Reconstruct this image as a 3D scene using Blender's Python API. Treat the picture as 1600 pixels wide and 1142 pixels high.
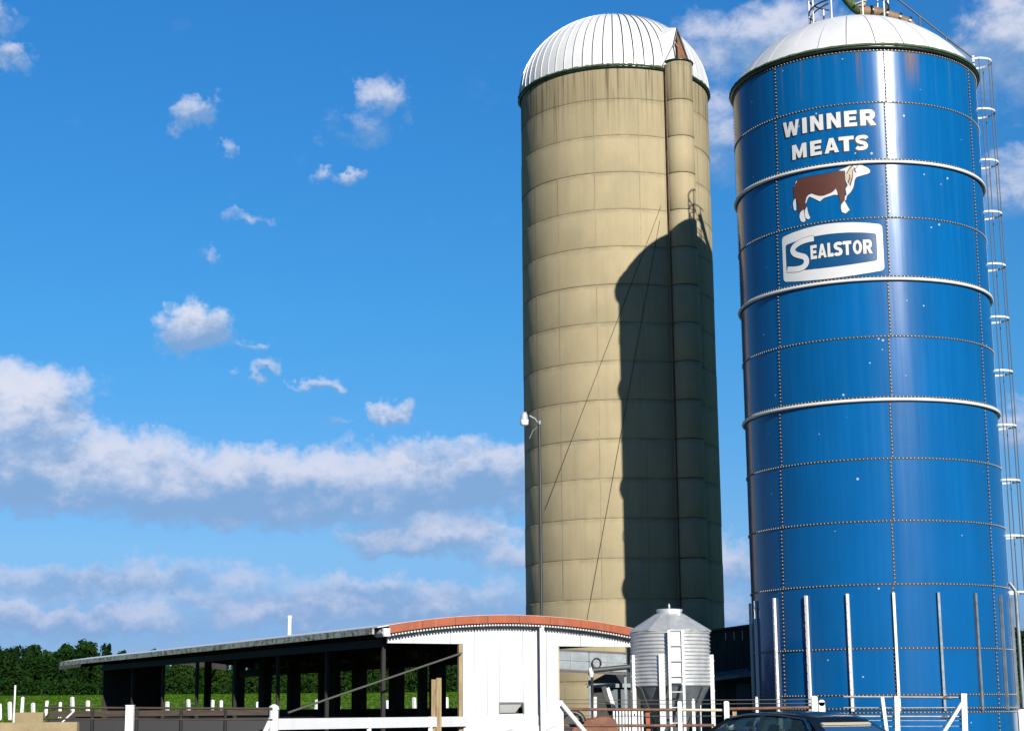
import bpy, bmesh, math, random
from math import sin, cos, pi, radians as rad, degrees as deg, sqrt, atan2, asin, hypot
from mathutils import Vector, Matrix
from mathutils.geometry import tessellate_polygon
for o in list(bpy.data.objects): bpy.data.objects.remove(o)
S = bpy.context.scene
COL = S.collection
random.seed(7)

# ------------------------------------------------------------------ camera
F = 2650.0; PIT = rad(11.4001714); ROLL = rad(-0.486832); EYE = 1.5
cd = bpy.data.cameras.new('camera'); cd.sensor_width = 36; cd.lens = F/1600*36
cd.clip_start = .1; cd.clip_end = 9000
cam = bpy.data.objects.new('camera', cd); COL.objects.link(cam)
cam.matrix_world = Matrix.Translation((0, 0, EYE)) @ Matrix.Rotation(pi/2+PIT, 4, 'X') @ Matrix.Rotation(ROLL, 4, 'Z')
S.camera = cam

def ray(px, py):                       # direction of a photograph pixel (survey of the place)
    x = (px-800)/F; y = -(py-571)/F
    c, s = cos(ROLL), sin(ROLL); x, y = c*x-s*y, s*x+c*y
    return Vector((x, cos(PIT)-y*sin(PIT), sin(PIT)+y*cos(PIT)))
def at(px, py, Y):
    d = ray(px, py); return d*(Y/d.y)+Vector((0, 0, EYE))

# ------------------------------------------------------------------ sun and sky
SUN_AZ, SUN_EL = 20.0, 23.5            # degrees right of straight-behind, elevation
sdir = Vector((sin(rad(SUN_AZ))*cos(rad(SUN_EL)), -cos(rad(SUN_AZ))*cos(rad(SUN_EL)), sin(rad(SUN_EL))))
sl = bpy.data.lights.new('sun', 'SUN'); sl.energy = 5.0; sl.angle = rad(.5); sl.color = (1, .95, .87)
so = bpy.data.objects.new('sun', sl); COL.objects.link(so); so.location = (30, -60, 60)
so.rotation_euler = (-sdir).to_track_quat('-Z', 'Y').to_euler()

W = bpy.data.worlds.new('World'); S.world = W; W.use_nodes = True
wt = W.node_tree; wt.nodes.clear()
class NB:
    """tiny node-expression builder"""
    def __init__(s, t): s.t = t
    def n(s, ty, **k):
        x = s.t.nodes.new(ty)
        for a, b in k.items(): setattr(x, a, b)
        return x
    def put(s, sock, v):
        if isinstance(v, bpy.types.NodeSocket): s.t.links.new(v, sock)
        else: sock.default_value = v
    def m(s, op, a, b=0.0, c=0.0, clamp=False):
        x = s.n('ShaderNodeMath', operation=op, use_clamp=clamp)
        s.put(x.inputs[0], a); s.put(x.inputs[1], b); s.put(x.inputs[2], c)
        return x.outputs[0]
    def v(s, op, a, b=(0, 0, 0)):
        x = s.n('ShaderNodeVectorMath', operation=op); s.put(x.inputs[0], a); s.put(x.inputs[1], b)
        return x.outputs[0]
    def noise(s, vec, scale, detail=4, rough=.55, dist=0):
        x = s.n('ShaderNodeTexNoise'); s.put(x.inputs['Vector'], vec)
        x.inputs['Scale'].default_value = scale; x.inputs['Detail'].default_value = detail
        x.inputs['Roughness'].default_value = rough; x.inputs['Distortion'].default_value = dist
        return x.outputs['Fac'], x.outputs['Color']
    def ramp(s, f, stops, interp='LINEAR'):
        x = s.n('ShaderNodeValToRGB'); x.color_ramp.interpolation = interp; e = x.color_ramp.elements
        while len(e) < len(stops): e.new(.5)
        for i, (p, c) in enumerate(stops):
            e[i].position = p
            e[i].color = (c, c, c, 1) if not hasattr(c, '__len__') else (*c[:3], 1)
        s.put(x.inputs[0], f); return x.outputs[0]
    def mix(s, f, a, b, blend='MIX'):
        x = s.n('ShaderNodeMix', data_type='RGBA', blend_type=blend)
        s.put(x.inputs[0], f)
        for k, q in ((6, a), (7, b)):
            s.put(x.inputs[k], (*q[:3], 1) if isinstance(q, (tuple, list)) else q)
        return x.outputs[2]
    def smooth(s, x, lo, hi, a=0., b=1.):
        r = s.n('ShaderNodeMapRange', interpolation_type='SMOOTHSTEP'); s.put(r.inputs[0], x)
        for i, q in ((1, lo), (2, hi), (3, a), (4, b)): r.inputs[i].default_value = q
        return r.outputs[0]
wb = NB(wt)
sky = wb.n('ShaderNodeTexSky', sky_type='NISHITA'); sky.sun_disc = False
sky.sun_elevation = rad(SUN_EL); sky.sun_rotation = rad(180-SUN_AZ)
sky.air_density = 1.0; sky.dust_density = .1; sky.ozone_density = 2.0; sky.altitude = 50
dirv = wb.n('ShaderNodeTexCoord').outputs['Generated']
SKY_STRENGTH = .050
hsv = wb.n('ShaderNodeHueSaturation'); hsv.inputs['Saturation'].default_value = 1.22
wt.links.new(sky.outputs[0], hsv.inputs['Color'])
sep = wb.n('ShaderNodeSeparateXYZ'); wt.links.new(dirv, sep.inputs[0])
dx, dy, dz = sep.outputs
AZ = wb.m('MULTIPLY', wb.m('ARCTAN2', dx, dy), 57.2958)
EL = wb.m('MULTIPLY', wb.m('ARCSINE', dz), 57.2958)
grade = wb.ramp(wb.m('DIVIDE', EL, 40.0, clamp=True), [(0.0, (.26, .42, .97)), (.06, (.28, .44, .97)), (.13, (.42, .63, .98)), (.325, (.36, .87, 1.16)), (.575, (.37, 1.0, 1.38))])
skyc = wb.mix(1.0, hsv.outputs[0], grade, 'MULTIPLY')
# turbulence that breaks up every cloud outline
_, wc = wb.noise(dirv, 14, 5, .62)
ws = wb.n('ShaderNodeSeparateColor'); wt.links.new(wc, ws.inputs[0])
_, wc2 = wb.noise(dirv, 58, 5, .62)
ws2 = wb.n('ShaderNodeSeparateColor'); wt.links.new(wc2, ws2.inputs[0])
def warp(base, i, a1, a2):
    return wb.m('ADD', base, wb.m('ADD', wb.m('MULTIPLY', wb.m('SUBTRACT', ws.outputs[i], .5), a1), wb.m('MULTIPLY', wb.m('SUBTRACT', ws2.outputs[i], .5), a2)))
AZw = warp(AZ, 0, 3.6, 2.6); ELw = warp(EL, 1, 1.7, 1.7)
fbm, _ = wb.noise(wb.v('MULTIPLY', dirv, (1, 1, 1.6)), 26, 8, .6)
fine, _ = wb.noise(wb.v('MULTIPLY', dirv, (1, 1, 1.5)), 75, 6, .62)
# clouds seen in the photograph: (px, py, half width, half height, fullness)
CLOUDS = [(325, 188, 58, 42, .80), (598, 168, 66, 44, .78), (560, 205, 80, 40, .60), (525, 274, 50, 22, .72), (375, 243, 22, 18, .45),
 (318, 528, 92, 64, 1.15), (35, 655, 170, 108, 1.2), (110, 750, 340, 96, 1.35), (390, 775, 340, 92, 1.35), (640, 765, 290, 92, 1.2), (790, 745, 120, 66, 1.0),
 (668, 842, 170, 50, 1.15), (792, 868, 70, 30, .85), (180, 915, 360, 46, .85), (560, 955, 420, 60, .95), (300, 944, 90, 18, .85), (60, 975, 380, 52, .95), (640, 925, 300, 28, .7),
 (485, 612, 54, 18, .62), (594, 642, 54, 28, .75), (498, 664, 36, 16, .55), (345, 405, 28, 15, .52), (388, 342, 40, 17, .45), (404, 588, 46, 18, .55), (402, 555, 30, 14, .5),
 (14, 36, 46, 34, .7), (25, 84, 62, 26, .75), (1175, 80, 200, 96, .85), (1120, 215, 120, 140, .62), (1575, 80, 130, 150, .8),
 (1590, 290, 100, 76, .62), (1150, 890, 70, 56, 1.0), (1600, 680, 70, 76, .75), (1150, 965, 110, 46, .8), (700, 702, 130, 30, .7), (960, 925, 300, 70, .8)]
dens = None; hsum = None; wsum = None
for (px, py, w, h, amp) in CLOUDS:
    r0 = ray(px, py).normalized()
    a = deg(atan2(r0.x, r0.y)); e = deg(asin(r0.z)); k = deg(1/F)
    u = wb.m('DIVIDE', wb.m('SUBTRACT', AZw, a), w*k)
    q = wb.m('DIVIDE', wb.m('SUBTRACT', ELw, e), h*k)
    qq = wb.m('MULTIPLY', q, wb.m('ADD', 1.0, wb.m('MULTIPLY', wb.m('LESS_THAN', q, 0), .35)))   # flatter base
    d = wb.m('SQRT', wb.m('ADD', wb.m('MULTIPLY', u, u), wb.m('MULTIPLY', qq, qq)))
    mk = wb.m('MULTIPLY', wb.m('SUBTRACT', 1.0, wb.m('MULTIPLY', d, d), clamp=True), amp)
    wq = wb.m('MULTIPLY', mk, q)
    dens = mk if dens is None else wb.m('SMOOTH_MAX', dens, mk, .15)
    hsum = wq if hsum is None else wb.m('ADD', hsum, wq)
    wsum = mk if wsum is None else wb.m('ADD', wsum, mk)
# the rest of the sky carries the same kind of broken cloud
pl = wb.n('ShaderNodeCombineXYZ')
zz = wb.m('ADD', wb.m('MAXIMUM', dz, 0.0), .16)
wt.links.new(wb.m('DIVIDE', dx, zz), pl.inputs[0]); wt.links.new(wb.m('DIVIDE', dy, zz), pl.inputs[1])
gen, _ = wb.noise(pl.outputs[0], 1.5, 7, .58)
off = wb.smooth(wb.m('ABSOLUTE', AZ), 19, 30)
genm = wb.m('MULTIPLY', wb.m('MULTIPLY', wb.m('SUBTRACT', gen, .585), 3.2), off)
dens = wb.m('MAXIMUM', dens, wb.m('MAXIMUM', genm, 0.0))
tex = wb.m('ADD', wb.m('MULTIPLY', wb.m('SUBTRACT', fbm, .5), 1.5), wb.m('MULTIPLY', wb.m('SUBTRACT', fine, .5), .55))
gate = wb.smooth(dens, .0, .22)
cov = wb.smooth(wb.m('MULTIPLY', gate, wb.m('ADD', dens, wb.m('MULTIPLY', tex, .85))), .12, .80)
hh = wb.m('DIVIDE', hsum, wb.m('ADD', wsum, .02))
lit = wb.smooth(wb.m('ADD', wb.m('MULTIPLY', hh, .75), wb.m('ADD', wb.m('MULTIPLY', tex, 1.0), .02)), -.22, .50)
low = wb.smooth(EL, 2, 13)                                    # far clouds lose contrast towards the horizon
topc = wb.mix(low, (5.4, 6.1, 8.1), (7.7, 7.9, 9.0)); basec = wb.mix(low, (2.4, 4.0, 6.8), (2.35, 3.9, 6.5))
cloudc = wb.mix(lit, basec, topc)
cfac = wb.m('MULTIPLY', wb.m('MULTIPLY', cov, wb.smooth(dens, .25, 1.0, .62, 1.0)), wb.m('ADD', .86, wb.m('MULTIPLY', lit, .10)))
final = wb.mix(cfac, skyc, cloudc)
bg = wb.n('ShaderNodeBackground'); bg.inputs[1].default_value = SKY_STRENGTH
wt.links.new(final, bg.inputs[0])
wo = wb.n('ShaderNodeOutputWorld'); wt.links.new(bg.outputs[0], wo.inputs[0])
S.view_settings.view_transform = 'Standard'; S.view_settings.look = 'None'
S.view_settings.exposure = 1.0; S.view_settings.gamma = 1; S.view_settings.use_curve_mapping = False

# ------------------------------------------------------------------ materials
AZB = rad(12.0386); RB = 3.05; DB = 13.8683*RB; BC = (DB*sin(AZB), DB*cos(AZB))       # blue silo: bearing, radius, distance
def mat(name, col, rough=.6, metal=0., spec=.5, var=0., vscale=3., stretch=(1, 1, 1), col2=None, bump=0., bscale=30., extra=None, coord='pos', coat=0., k=.50):
    m = bpy.data.materials.new(name); m.use_nodes = True; t = m.node_tree; b = NB(t)
    p = t.nodes['Principled BSDF']; p.inputs['Roughness'].default_value = rough; p.inputs['Metallic'].default_value = metal
    p.inputs['Specular IOR Level'].default_value = spec; p.inputs['Coat Weight'].default_value = coat
    P = b.n('ShaderNodeNewGeometry').outputs['Position'] if coord == 'pos' else b.n('ShaderNodeTexCoord').outputs['Object']
    c = (*col, 1)
    if var or col2:
        f, _ = b.noise(b.v('MULTIPLY', P, stretch), vscale, 6, .6)
        f = b.smooth(f, .3, .7)
        lo = col2 or tuple(x*(1-var) for x in col); hi = col if col2 else tuple(min(1, x*(1+var)) for x in col)
        c = b.mix(f, lo, hi)
    if extra: c = extra(b, P, c, p)
    if hasattr(c, '__len__'): c = (*[q*k for q in c[:3]], 1)
    else: c = b.mix(1.0, c, (k, k, k), 'MULTIPLY')
    b.put(p.inputs['Base Color'], c)
    if bump:
        bn = b.n('ShaderNodeBump'); bn.inputs['Strength'].default_value = bump; bn.inputs['Distance'].default_value = .02
        f2, _ = b.noise(P, bscale, 5, .6); t.links.new(f2, bn.inputs['Height']); t.links.new(bn.outputs[0], p.inputs['Normal'])
    return m

def x_concrete(b, P, c, p):
    sp = b.n('ShaderNodeSeparateXYZ'); b.put(sp.inputs[0], P); z = sp.outputs[2]
    st, _ = b.noise(b.v('MULTIPLY', P, (3.2, 3.2, .10)), 1.6, 5, .65)
    st2, _ = b.noise(b.v('MULTIPLY', P, (9, 9, .22)), 1.2, 4, .6)
    top = b.smooth(z, 17.6, 20.4)
    run = b.m('MULTIPLY', b.smooth(st2, .46, .68), b.m('POWER', top, 1.3))
    c = b.mix(b.m('MULTIPLY', b.smooth(st, .42, .75), .20), c, (.27, .245, .16))
    c = b.mix(b.m('MULTIPLY', top, .45), c, (.27, .22, .12))
    c = b.mix(b.m('MULTIPLY', run, .9), c, (.10, .065, .035))
    so_ = b.n('ShaderNodeSeparateXYZ'); b.put(so_.inputs[0], b.n('ShaderNodeTexCoord').outputs['Object']); zl = so_.outputs[2]
    dn, _ = b.noise(b.v('MULTIPLY', P, (1.6, 1.6, 3)), 1.5, 5, .65)
    band = b.m('MAXIMUM', b.smooth(zl, .98, 1.12), b.smooth(zl, .07, .0))
    c = b.mix(b.m('MULTIPLY', b.m('MULTIPLY', band, b.smooth(dn, .3, .6)), .38), c, (.20, .17, .10))
    g, _ = b.noise(P, .8, 4, .6)
    return b.mix(b.m('MULTIPLY', b.smooth(g, .5, .75), .22), c, (.30, .30, .19))
M = {}
M['concrete'] = mat('poured_concrete', (.50, .412, .245), .85, var=.07, vscale=1.3, stretch=(1, 1, .6), bump=.35, bscale=45, extra=x_concrete, spec=.3)
M['concrete_joint'] = mat('concrete_joint', (.36, .30, .185), .9, var=.35, vscale=4)

def x_blue(b, P, c, p):
    st, _ = b.noise(b.v('MULTIPLY', P, (5.0, 5.0, .10)), 1.4, 5, .62)
    st2, _ = b.noise(b.v('MULTIPLY', P, (1, 1, .35)), .8, 3, .5)
    sp = b.n('ShaderNodeSeparateXYZ'); b.put(sp.inputs[0], P); z = sp.outputs[2]
    chalk = b.m('MULTIPLY', b.smooth(st, .40, .72), b.smooth(z, 2, 14, .30, .75))
    c = b.mix(b.m('MULTIPLY', chalk, .42), c, (.020, .19, .44))
    c = b.mix(b.m('MULTIPLY', b.smooth(st2, .45, .8), .35), c, (.004, .085, .24))
    # rusty run-down under the rim
    rs, _ = b.noise(b.v('MULTIPLY', P, (7, 7, .12)), 1.0, 4, .7)
    rust = b.m('MULTIPLY', b.smooth(rs, .585, .70), b.smooth(z, 15.6, 16.8))
    c = b.mix(b.m('MULTIPLY', rust, .8), c, (.22, .12, .035))
    tv = (cos(rad(27.5)-AZB), sin(rad(27.5)-AZB), 0); rel = b.v('SUBTRACT', P, (BC[0], BC[1], 0))
    def dot(a, vec):
        x = b.n('ShaderNodeVectorMath', operation='DOT_PRODUCT'); b.put(x.inputs[0], a); b.put(x.inputs[1], vec); return x.outputs['Value']
    nv = (sin(rad(27.5)-AZB), -cos(rad(27.5)-AZB), 0)
    ds = b.m('ABSOLUTE', dot(rel, tv)); sm = b.m('MULTIPLY', b.smooth(ds, .26, .06), b.m('GREATER_THAN', dot(rel, nv), 0.0))
    sm = b.m('MULTIPLY', b.m('MULTIPLY', sm, b.smooth(z, 15.75, 16.75)), b.smooth(rs, .34, .60))
    c = b.mix(b.m('MULTIPLY', sm, .85), c, (.36, .19, .04))
    b.put(p.inputs['Roughness'], b.m('ADD', .12, b.m('MULTIPLY', st, .12)))
    oi = b.n('ShaderNodeObjectInfo'); c = b.mix(b.m('MULTIPLY', oi.outputs['Random'], .30), c, (.0006, .080, .245))
    dn, _ = b.noise(b.v('MULTIPLY', P, (1, 1, .45)), 1.5, 2, .45); bn = b.n('ShaderNodeBump'); bn.inputs['Strength'].default_value = .30; bn.inputs['Distance'].default_value = .012
    b.t.links.new(dn, bn.inputs['Height']); b.t.links.new(bn.outputs[0], p.inputs['Normal'])
    # flecks of chipped enamel
    vo = b.n('ShaderNodeTexVoronoi'); vo.inputs['Scale'].default_value = 2.8; b.put(vo.inputs['Vector'], P)
    fk, _ = b.noise(P, 1.1, 3, .6); th = b.m('MULTIPLY', b.smooth(fk, .42, .62), .085)
    return b.mix(b.m('LESS_THAN', vo.outputs['Distance'], th), c, (.50, .56, .60))
M['blue'] = mat('blue_enamel_steel', (.0008, .126, .385), .3, var=.07, vscale=.9, stretch=(1, 1, .5), extra=x_blue, spec=.36)
M['seal'] = mat('black_sealant', (.012, .014, .016), .7)
M['bolt'] = mat('pale_bolt_caps', (.62, .62, .58), .4, k=0.36, spec=.6)
M['white'] = mat('white_paint', (.80, .80, .79), .45, k=0.6, var=.04, vscale=2)
M['white_steel'] = mat('white_roof_steel', (.80, .80, .80), .35, k=0.54, var=.05, vscale=1.2, bump=.08, bscale=3)
def x_wash(b, P, c, p):
    f, _ = b.noise(b.v('MULTIPLY', P, (5, 5, .5)), 2.2, 6, .7)
    c = b.mix(b.m('MULTIPLY', b.smooth(f, .52, .78), .30), c, (.50, .49, .44))
    return c
M['wall_white'] = mat('white_barn_paint', (.76, .77, .79), .55, k=0.5, var=.03, extra=x_wash)
M['post_white'] = mat('white_post_paint', (.80, .79, .77), .6, k=0.58, extra=x_wash, var=.04)
def x_galv(b, P, c, p):
    f, _ = b.noise(b.v('MULTIPLY', P, (1, 1, .4)), 3.0, 5, .6)
    b.put(p.inputs['Roughness'], b.m('ADD', .28, b.m('MULTIPLY', f, .3))); return c
M['galv'] = mat('galvanised_steel', (.62, .63, .62), .42, k=0.67, metal=.55, var=.12, vscale=6, extra=x_galv)
M['galv_dull'] = mat('dull_galvanised_steel', (.38, .44, .48), .5, k=0.36, metal=.4, var=.2, vscale=4)
M['orange'] = mat('orange_fascia_paint', (.40, .088, .022), .6, var=.15, vscale=2.5, extra=x_wash)
def x_moss(b, P, c, p):
    f, _ = b.noise(P, 5.5, 7, .72); g, _ = b.noise(b.v('ADD', P, (9, 3, 5)), 11, 6, .75)
    c = b.mix(b.smooth(f, .45, .62), c, (.05, .085, .03)); c = b.mix(b.smooth(g, .56, .62), c, (.70, .70, .62))
    return b.mix(b.smooth(g, .30, .22), c, (.22, .09, .04))
M['moss_eave'] = mat('mossy_eave_board', (.44, .46, .40), .9, k=0.62, extra=x_moss, var=.3, vscale=9, bump=.8, bscale=40)
M['rim_green'] = mat('algae_on_rim', (.055, .105, .03), .9, k=0.95, col2=(.02, .035, .016), vscale=14, bump=.6, bscale=60)
M['rim_dark'] = mat('dark_rim_steel', (.018, .03, .026), .35, var=.3, vscale=5)
M['under'] = mat('dark_roof_deck', (.035, .032, .03), .8)
M['black'] = mat('black_paint', (.012, .012, .013), .5)
M['brown_cow'] = mat('red_brown_sign_paint', (.118, .034, .015), .5, var=.06, vscale=3)
M['cream'] = mat('cream_sign_paint', (.60, .53, .38), .5)
M['sign_white'] = mat('white_sign_paint', (.78, .78, .77), .45, k=0.52, var=.03)
M['field_blue'] = mat('dark_blue_badge_paint', (.003, .085, .235), .35, var=.05, spec=.5)
M['rust'] = mat('rusty_pipe', (.24, .105, .05), .75, var=.35, vscale=8, col2=(.12, .05, .028), bump=.3)
M['rust_orange'] = mat('rusty_orange_sheet', (.30, .115, .035), .7, col2=(.16, .055, .022), vscale=4, bump=.3)
M['fill_brown'] = mat('weathered_brown_pipe', (.30, .17, .07), .7, col2=(.16, .09, .04), vscale=6)
M['wood'] = mat('weathered_post_wood', (.52, .40, .22), .85, col2=(.30, .20, .09), vscale=3, stretch=(6, 6, .6), bump=.4)
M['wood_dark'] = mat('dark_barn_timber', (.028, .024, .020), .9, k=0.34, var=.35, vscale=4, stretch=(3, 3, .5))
M['board_brown'] = mat('brown_bunk_boards', (.115, .075, .045), .85, k=0.22, var=.4, vscale=4, stretch=(.6, .6, 5))
M['cement'] = mat('tan_cement', (.37, .285, .15), .9, var=.18, vscale=2, bump=.4, bscale=30)
M['dark_metal'] = mat('dark_grey_steel', (.055, .062, .065), .5, var=.2, vscale=3)
M['shed_roof'] = mat('dark_shed_roofing', (.060, .062, .058), .75, var=.2, vscale=4)
M['shed_blue'] = mat('blue_grey_siding', (.105, .135, .155), .6, var=.12, vscale=2, stretch=(1, 1, .4))
M['dark_siding'] = mat('dark_feed_room_siding', (.035, .037, .036), .8, var=.2, vscale=3)
M['wire'] = mat('dull_wire', (.09, .085, .07), .6)
M['conduit'] = mat('dark_conduit', (.03, .032, .03), .5)
M['lens'] = mat('milky_lamp_lens', (.78, .78, .74), .2, k=0.76, spec=.6)
M['bark'] = mat('tree_bark', (.10, .085, .065), .9, var=.3, vscale=2)
def leafm(name, c1, c2):
    def ex(b, P, c, p):
        oi = b.n('ShaderNodeObjectInfo'); r = oi.outputs['Random']
        c = b.mix(b.m('MULTIPLY', r, .6), c, tuple(x*.62 for x in c1))
        return c
    return mat(name, c1, .65, k=.30, col2=c2, vscale=.35, extra=ex, spec=.04)
M['leaf'] = [leafm('dark_pine_foliage', (.020, .066, .010), (.010, .036, .006)), leafm('mid_green_foliage', (.032, .098, .012), (.015, .050, .007)),
             leafm('olive_green_foliage', (.050, .110, .012), (.022, .058, .008))]
def x_field(b, P, c, p):
    f, _ = b.noise(b.v('MULTIPLY', P, (.05, .03, 0)), 1, 6, .62); g, _ = b.noise(b.v('MULTIPLY', P, (.25, .10, 0)), 1, 5, .6)
    c = b.mix(b.smooth(f, .44, .64), c, (.12, .17, .020)); c = b.mix(b.m('MULTIPLY', b.smooth(g, .58, .74), .7), c, (.16, .105, .035))
    return c
M['field'] = mat('pasture_grass', (.048, .145, .008), 1.0, k=0.55, var=.3, vscale=.6, extra=x_field, spec=0.)
M['tuft'] = mat('long_grass', (.062, .145, .014), .9, k=0.52, var=.35, vscale=.3, spec=.02)
M['yard'] = mat('yard_gravel', (.10, .09, .07), .95, var=.3, vscale=1.5, bump=.6, bscale=25)
M['carpaint'] = mat('dark_green_black_car_paint', (.006, .011, .012), .22, spec=.35, coat=.25)
M['chrome'] = mat('bright_trim', (.75, .75, .75), .15, metal=1.)
M['tyre'] = mat('tyre_rubber', (.018, .018, .018), .85)
M['rim'] = mat('alloy_rim', (.45, .45, .46), .3, metal=.9)
M['cloth'] = mat('dark_seat_cloth', (.03, .03, .032), .9)
M['tail'] = mat('red_lamp_plastic', (.30, .01, .01), .2)
g = bpy.data.materials.new('tinted_car_glass'); g.use_nodes = True; pb = g.node_tree.nodes['Principled BSDF']
pb.inputs['Base Color'].default_value = (.06, .10, .095, 1); pb.inputs['Roughness'].default_value = .03
pb.inputs['Transmission Weight'].default_value = .85; pb.inputs['IOR'].default_value = 1.45
M['glass'] = g

# ------------------------------------------------------------------ mesh helpers
class MB:
    def __init__(s): s.v = []; s.f = []; s.sm = []
    def add(s, vs, fs, smooth=False):
        o = len(s.v); s.v += [tuple(v) for v in vs]
        for f in fs: s.f.append(tuple(i+o for i in f)); s.sm.append(smooth)
        return s
    def box(s, lo, hi, mtx=None):
        x0, y0, z0 = lo; x1, y1, z1 = hi
        vs = [Vector(p) for p in ((x0,y0,z0),(x1,y0,z0),(x1,y1,z0),(x0,y1,z0),(x0,y0,z1),(x1,y0,z1),(x1,y1,z1),(x0,y1,z1))]
        if mtx: vs = [mtx @ v for v in vs]
        return s.add(vs, [(3,2,1,0),(4,5,6,7),(0,1,5,4),(1,2,6,5),(2,3,7,6),(3,0,4,7)])
    def beam(s, a, b, w, h=None, up=(0, 0, 1)):
        a = Vector(a); b = Vector(b); h = h or w; d = (b-a); L = d.length; d.normalize()
        u = Vector(up)
        if abs(d.dot(u)) > .98: u = Vector((0, 1, 0))
        x = d.cross(u).normalized(); z = x.cross(d).normalized()
        vs = [p + x*sx*w/2 + z*sz*h/2 for p in (a, b) for sx, sz in ((-1,-1),(1,-1),(1,1),(-1,1))]
        return s.add(vs, [(3,2,1,0),(4,5,6,7),(0,1,5,4),(1,2,6,5),(2,3,7,6),(3,0,4,7)])
    def tube(s, pts, r, n=8, closed=False, caps=True):
        pts = [Vector(p) for p in pts]; N = len(pts); rs = r if hasattr(r, '__len__') else [r]*N
        vs = []; prev = None
        for i, p in enumerate(pts):
            if closed: d = pts[(i+1) % N]-pts[i-1]
            else: d = pts[min(i+1, N-1)]-pts[max(i-1, 0)]
            d.normalize()
            if prev is None:
                u = Vector((0, 0, 1)) if abs(d.z) < .9 else Vector((1, 0, 0))
                x = d.cross(u).normalized()
            else: x = (prev - d*prev.dot(d)).normalized()
            prev = x; y = d.cross(x)
            vs += [p + (x*cos(2*pi*k/n)+y*sin(2*pi*k/n))*rs[i] for k in range(n)]
        fs = []
        for i in range(N if closed else N-1):
            j = (i+1) % N
            for k in range(n): fs.append((i*n+k, i*n+(k+1) % n, j*n+(k+1) % n, j*n+k))
        s.add(vs, fs, True)
        if caps and not closed: s.add(vs[:n], [tuple(range(n-1, -1, -1))]); s.add(vs[-n:], [tuple(range(n))])
        return s
    def lathe(s, prof, n=48, a0=0., a1=2*pi, smooth=True, c=(0, 0)):
        full = abs(a1-a0-2*pi) < 1e-6; m = n if full else n+1; P = len(prof)
        vs = [(c[0]+r*sin(a0+(a1-a0)*k/n), c[1]-r*cos(a0+(a1-a0)*k/n), z) for k in range(m) for r, z in prof]
        fs = []
        for k in range(n):
            q = (k+1) % m
            for i in range(P-1): fs.append((k*P+i, q*P+i, q*P+i+1, k*P+i+1))
        return s.add(vs, fs, smooth)
    def build(s, name, m, parent=None, loc=None, rot=None):
        me = bpy.data.meshes.new(name); me.from_pydata(s.v, [], s.f); me.polygons.foreach_set('use_smooth', s.sm)
        me.materials.append(m); me.update()
        return link(name, me, parent, loc, rot)
def link(name, me, parent=None, loc=None, rot=None):
    o = bpy.data.objects.new(name, me); COL.objects.link(o)
    if parent: o.parent = parent
    if loc is not None: o.location = loc
    if rot is not None: o.rotation_euler = rot
    return o
def thing(name, label, cat, loc=(0, 0, 0), rz=0., group=None):
    o = bpy.data.objects.new(name, None); COL.objects.link(o); o.location = loc; o.rotation_euler = (0, 0, rz)
    o.empty_display_size = .3
    return tag(o, label, cat, group)
def tag(o, label, cat, group=None):
    o['label'] = label; o['category'] = cat
    if group: o['group'] = group
    return o
def kind(o, k): o['kind'] = k; return o
def copy_tree(o, parent=None):
    c = o.copy(); COL.objects.link(c)
    if parent: c.parent = parent
    for ch in list(o.children): copy_tree(ch, c)
    return c
def arc(r, a0, a1, n, z=0., c=(0, 0)):
    return [(c[0]+r*sin(a0+(a1-a0)*k/n), c[1]-r*cos(a0+(a1-a0)*k/n), z) for k in range(n+1)]

# ------------------------------------------------------------------ ground
def gz(y): return max(0., min(y, 600)-38)*.0146
gb = MB(); ys = [-400, -100, 0, 38, 60, 90, 130, 200, 300, 400, 600, 1200, 4000]; xs = [-4000, -800, -200, -60, 0, 60, 200, 800, 4000]
gb.add([(x, y, gz(y)) for y in ys for x in xs], [(j*len(xs)+i, j*len(xs)+i+1, (j+1)*len(xs)+i+1, (j+1)*len(xs)+i) for j in range(len(ys)-1) for i in range(len(xs)-1)])
kind(gb.build('ground', M['field']), 'structure')
yb = MB(); yb.add([(-40, -30, .004), (60, -30, .004), (60, 38, .004), (-40, 38, .004)], [(0, 1, 2, 3)])
kind(yb.build('yard', M['yard']), 'structure')

# ================================================================== BLUE STEEL SILO
AZB = rad(12.0386); RB = 3.05; DB = 13.8683*RB
BC = (DB*sin(AZB), DB*cos(AZB))
blue = thing('steel_silo', 'tall blue steel silo with white dome, painted cow and white lettering', 'silo', (BC[0], BC[1], 0), -AZB)
ringz = [16.87] + [15.53-1.4222*k for k in range(10)] + [1.71, 1.37, -.10]
core = MB(); core.lathe([(RB-.03, -.1), (RB-.03, 16.9)], 96); core.build('inner_shell', M['seal'], blue)
def seam0(z): return rad(6.6+.66*(z-4.15))
NS = 7; GAP = .006/RB
pan = {}
bolts = MB()
def bolt(th, z, r=RB+.012, s=.0175):
    # small hexagonal cap, axis along the outward normal
    n = Vector((sin(th), -cos(th), 0)); t = Vector((cos(th), sin(th), 0)); u = Vector((0, 0, 1)); p = n*r+u*z
    vs = [p+(t*cos(k*pi/3)+u*sin(k*pi/3))*s for k in range(6)]+[p+n*.016+(t*cos(k*pi/3)+u*sin(k*pi/3))*s*.7 for k in range(6)]
    bolts.add(vs, [(k, (k+1) % 6, 6+(k+1) % 6, 6+k) for k in range(6)]+[(6, 7, 8, 9, 10, 11)])
seamb = MB()
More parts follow.
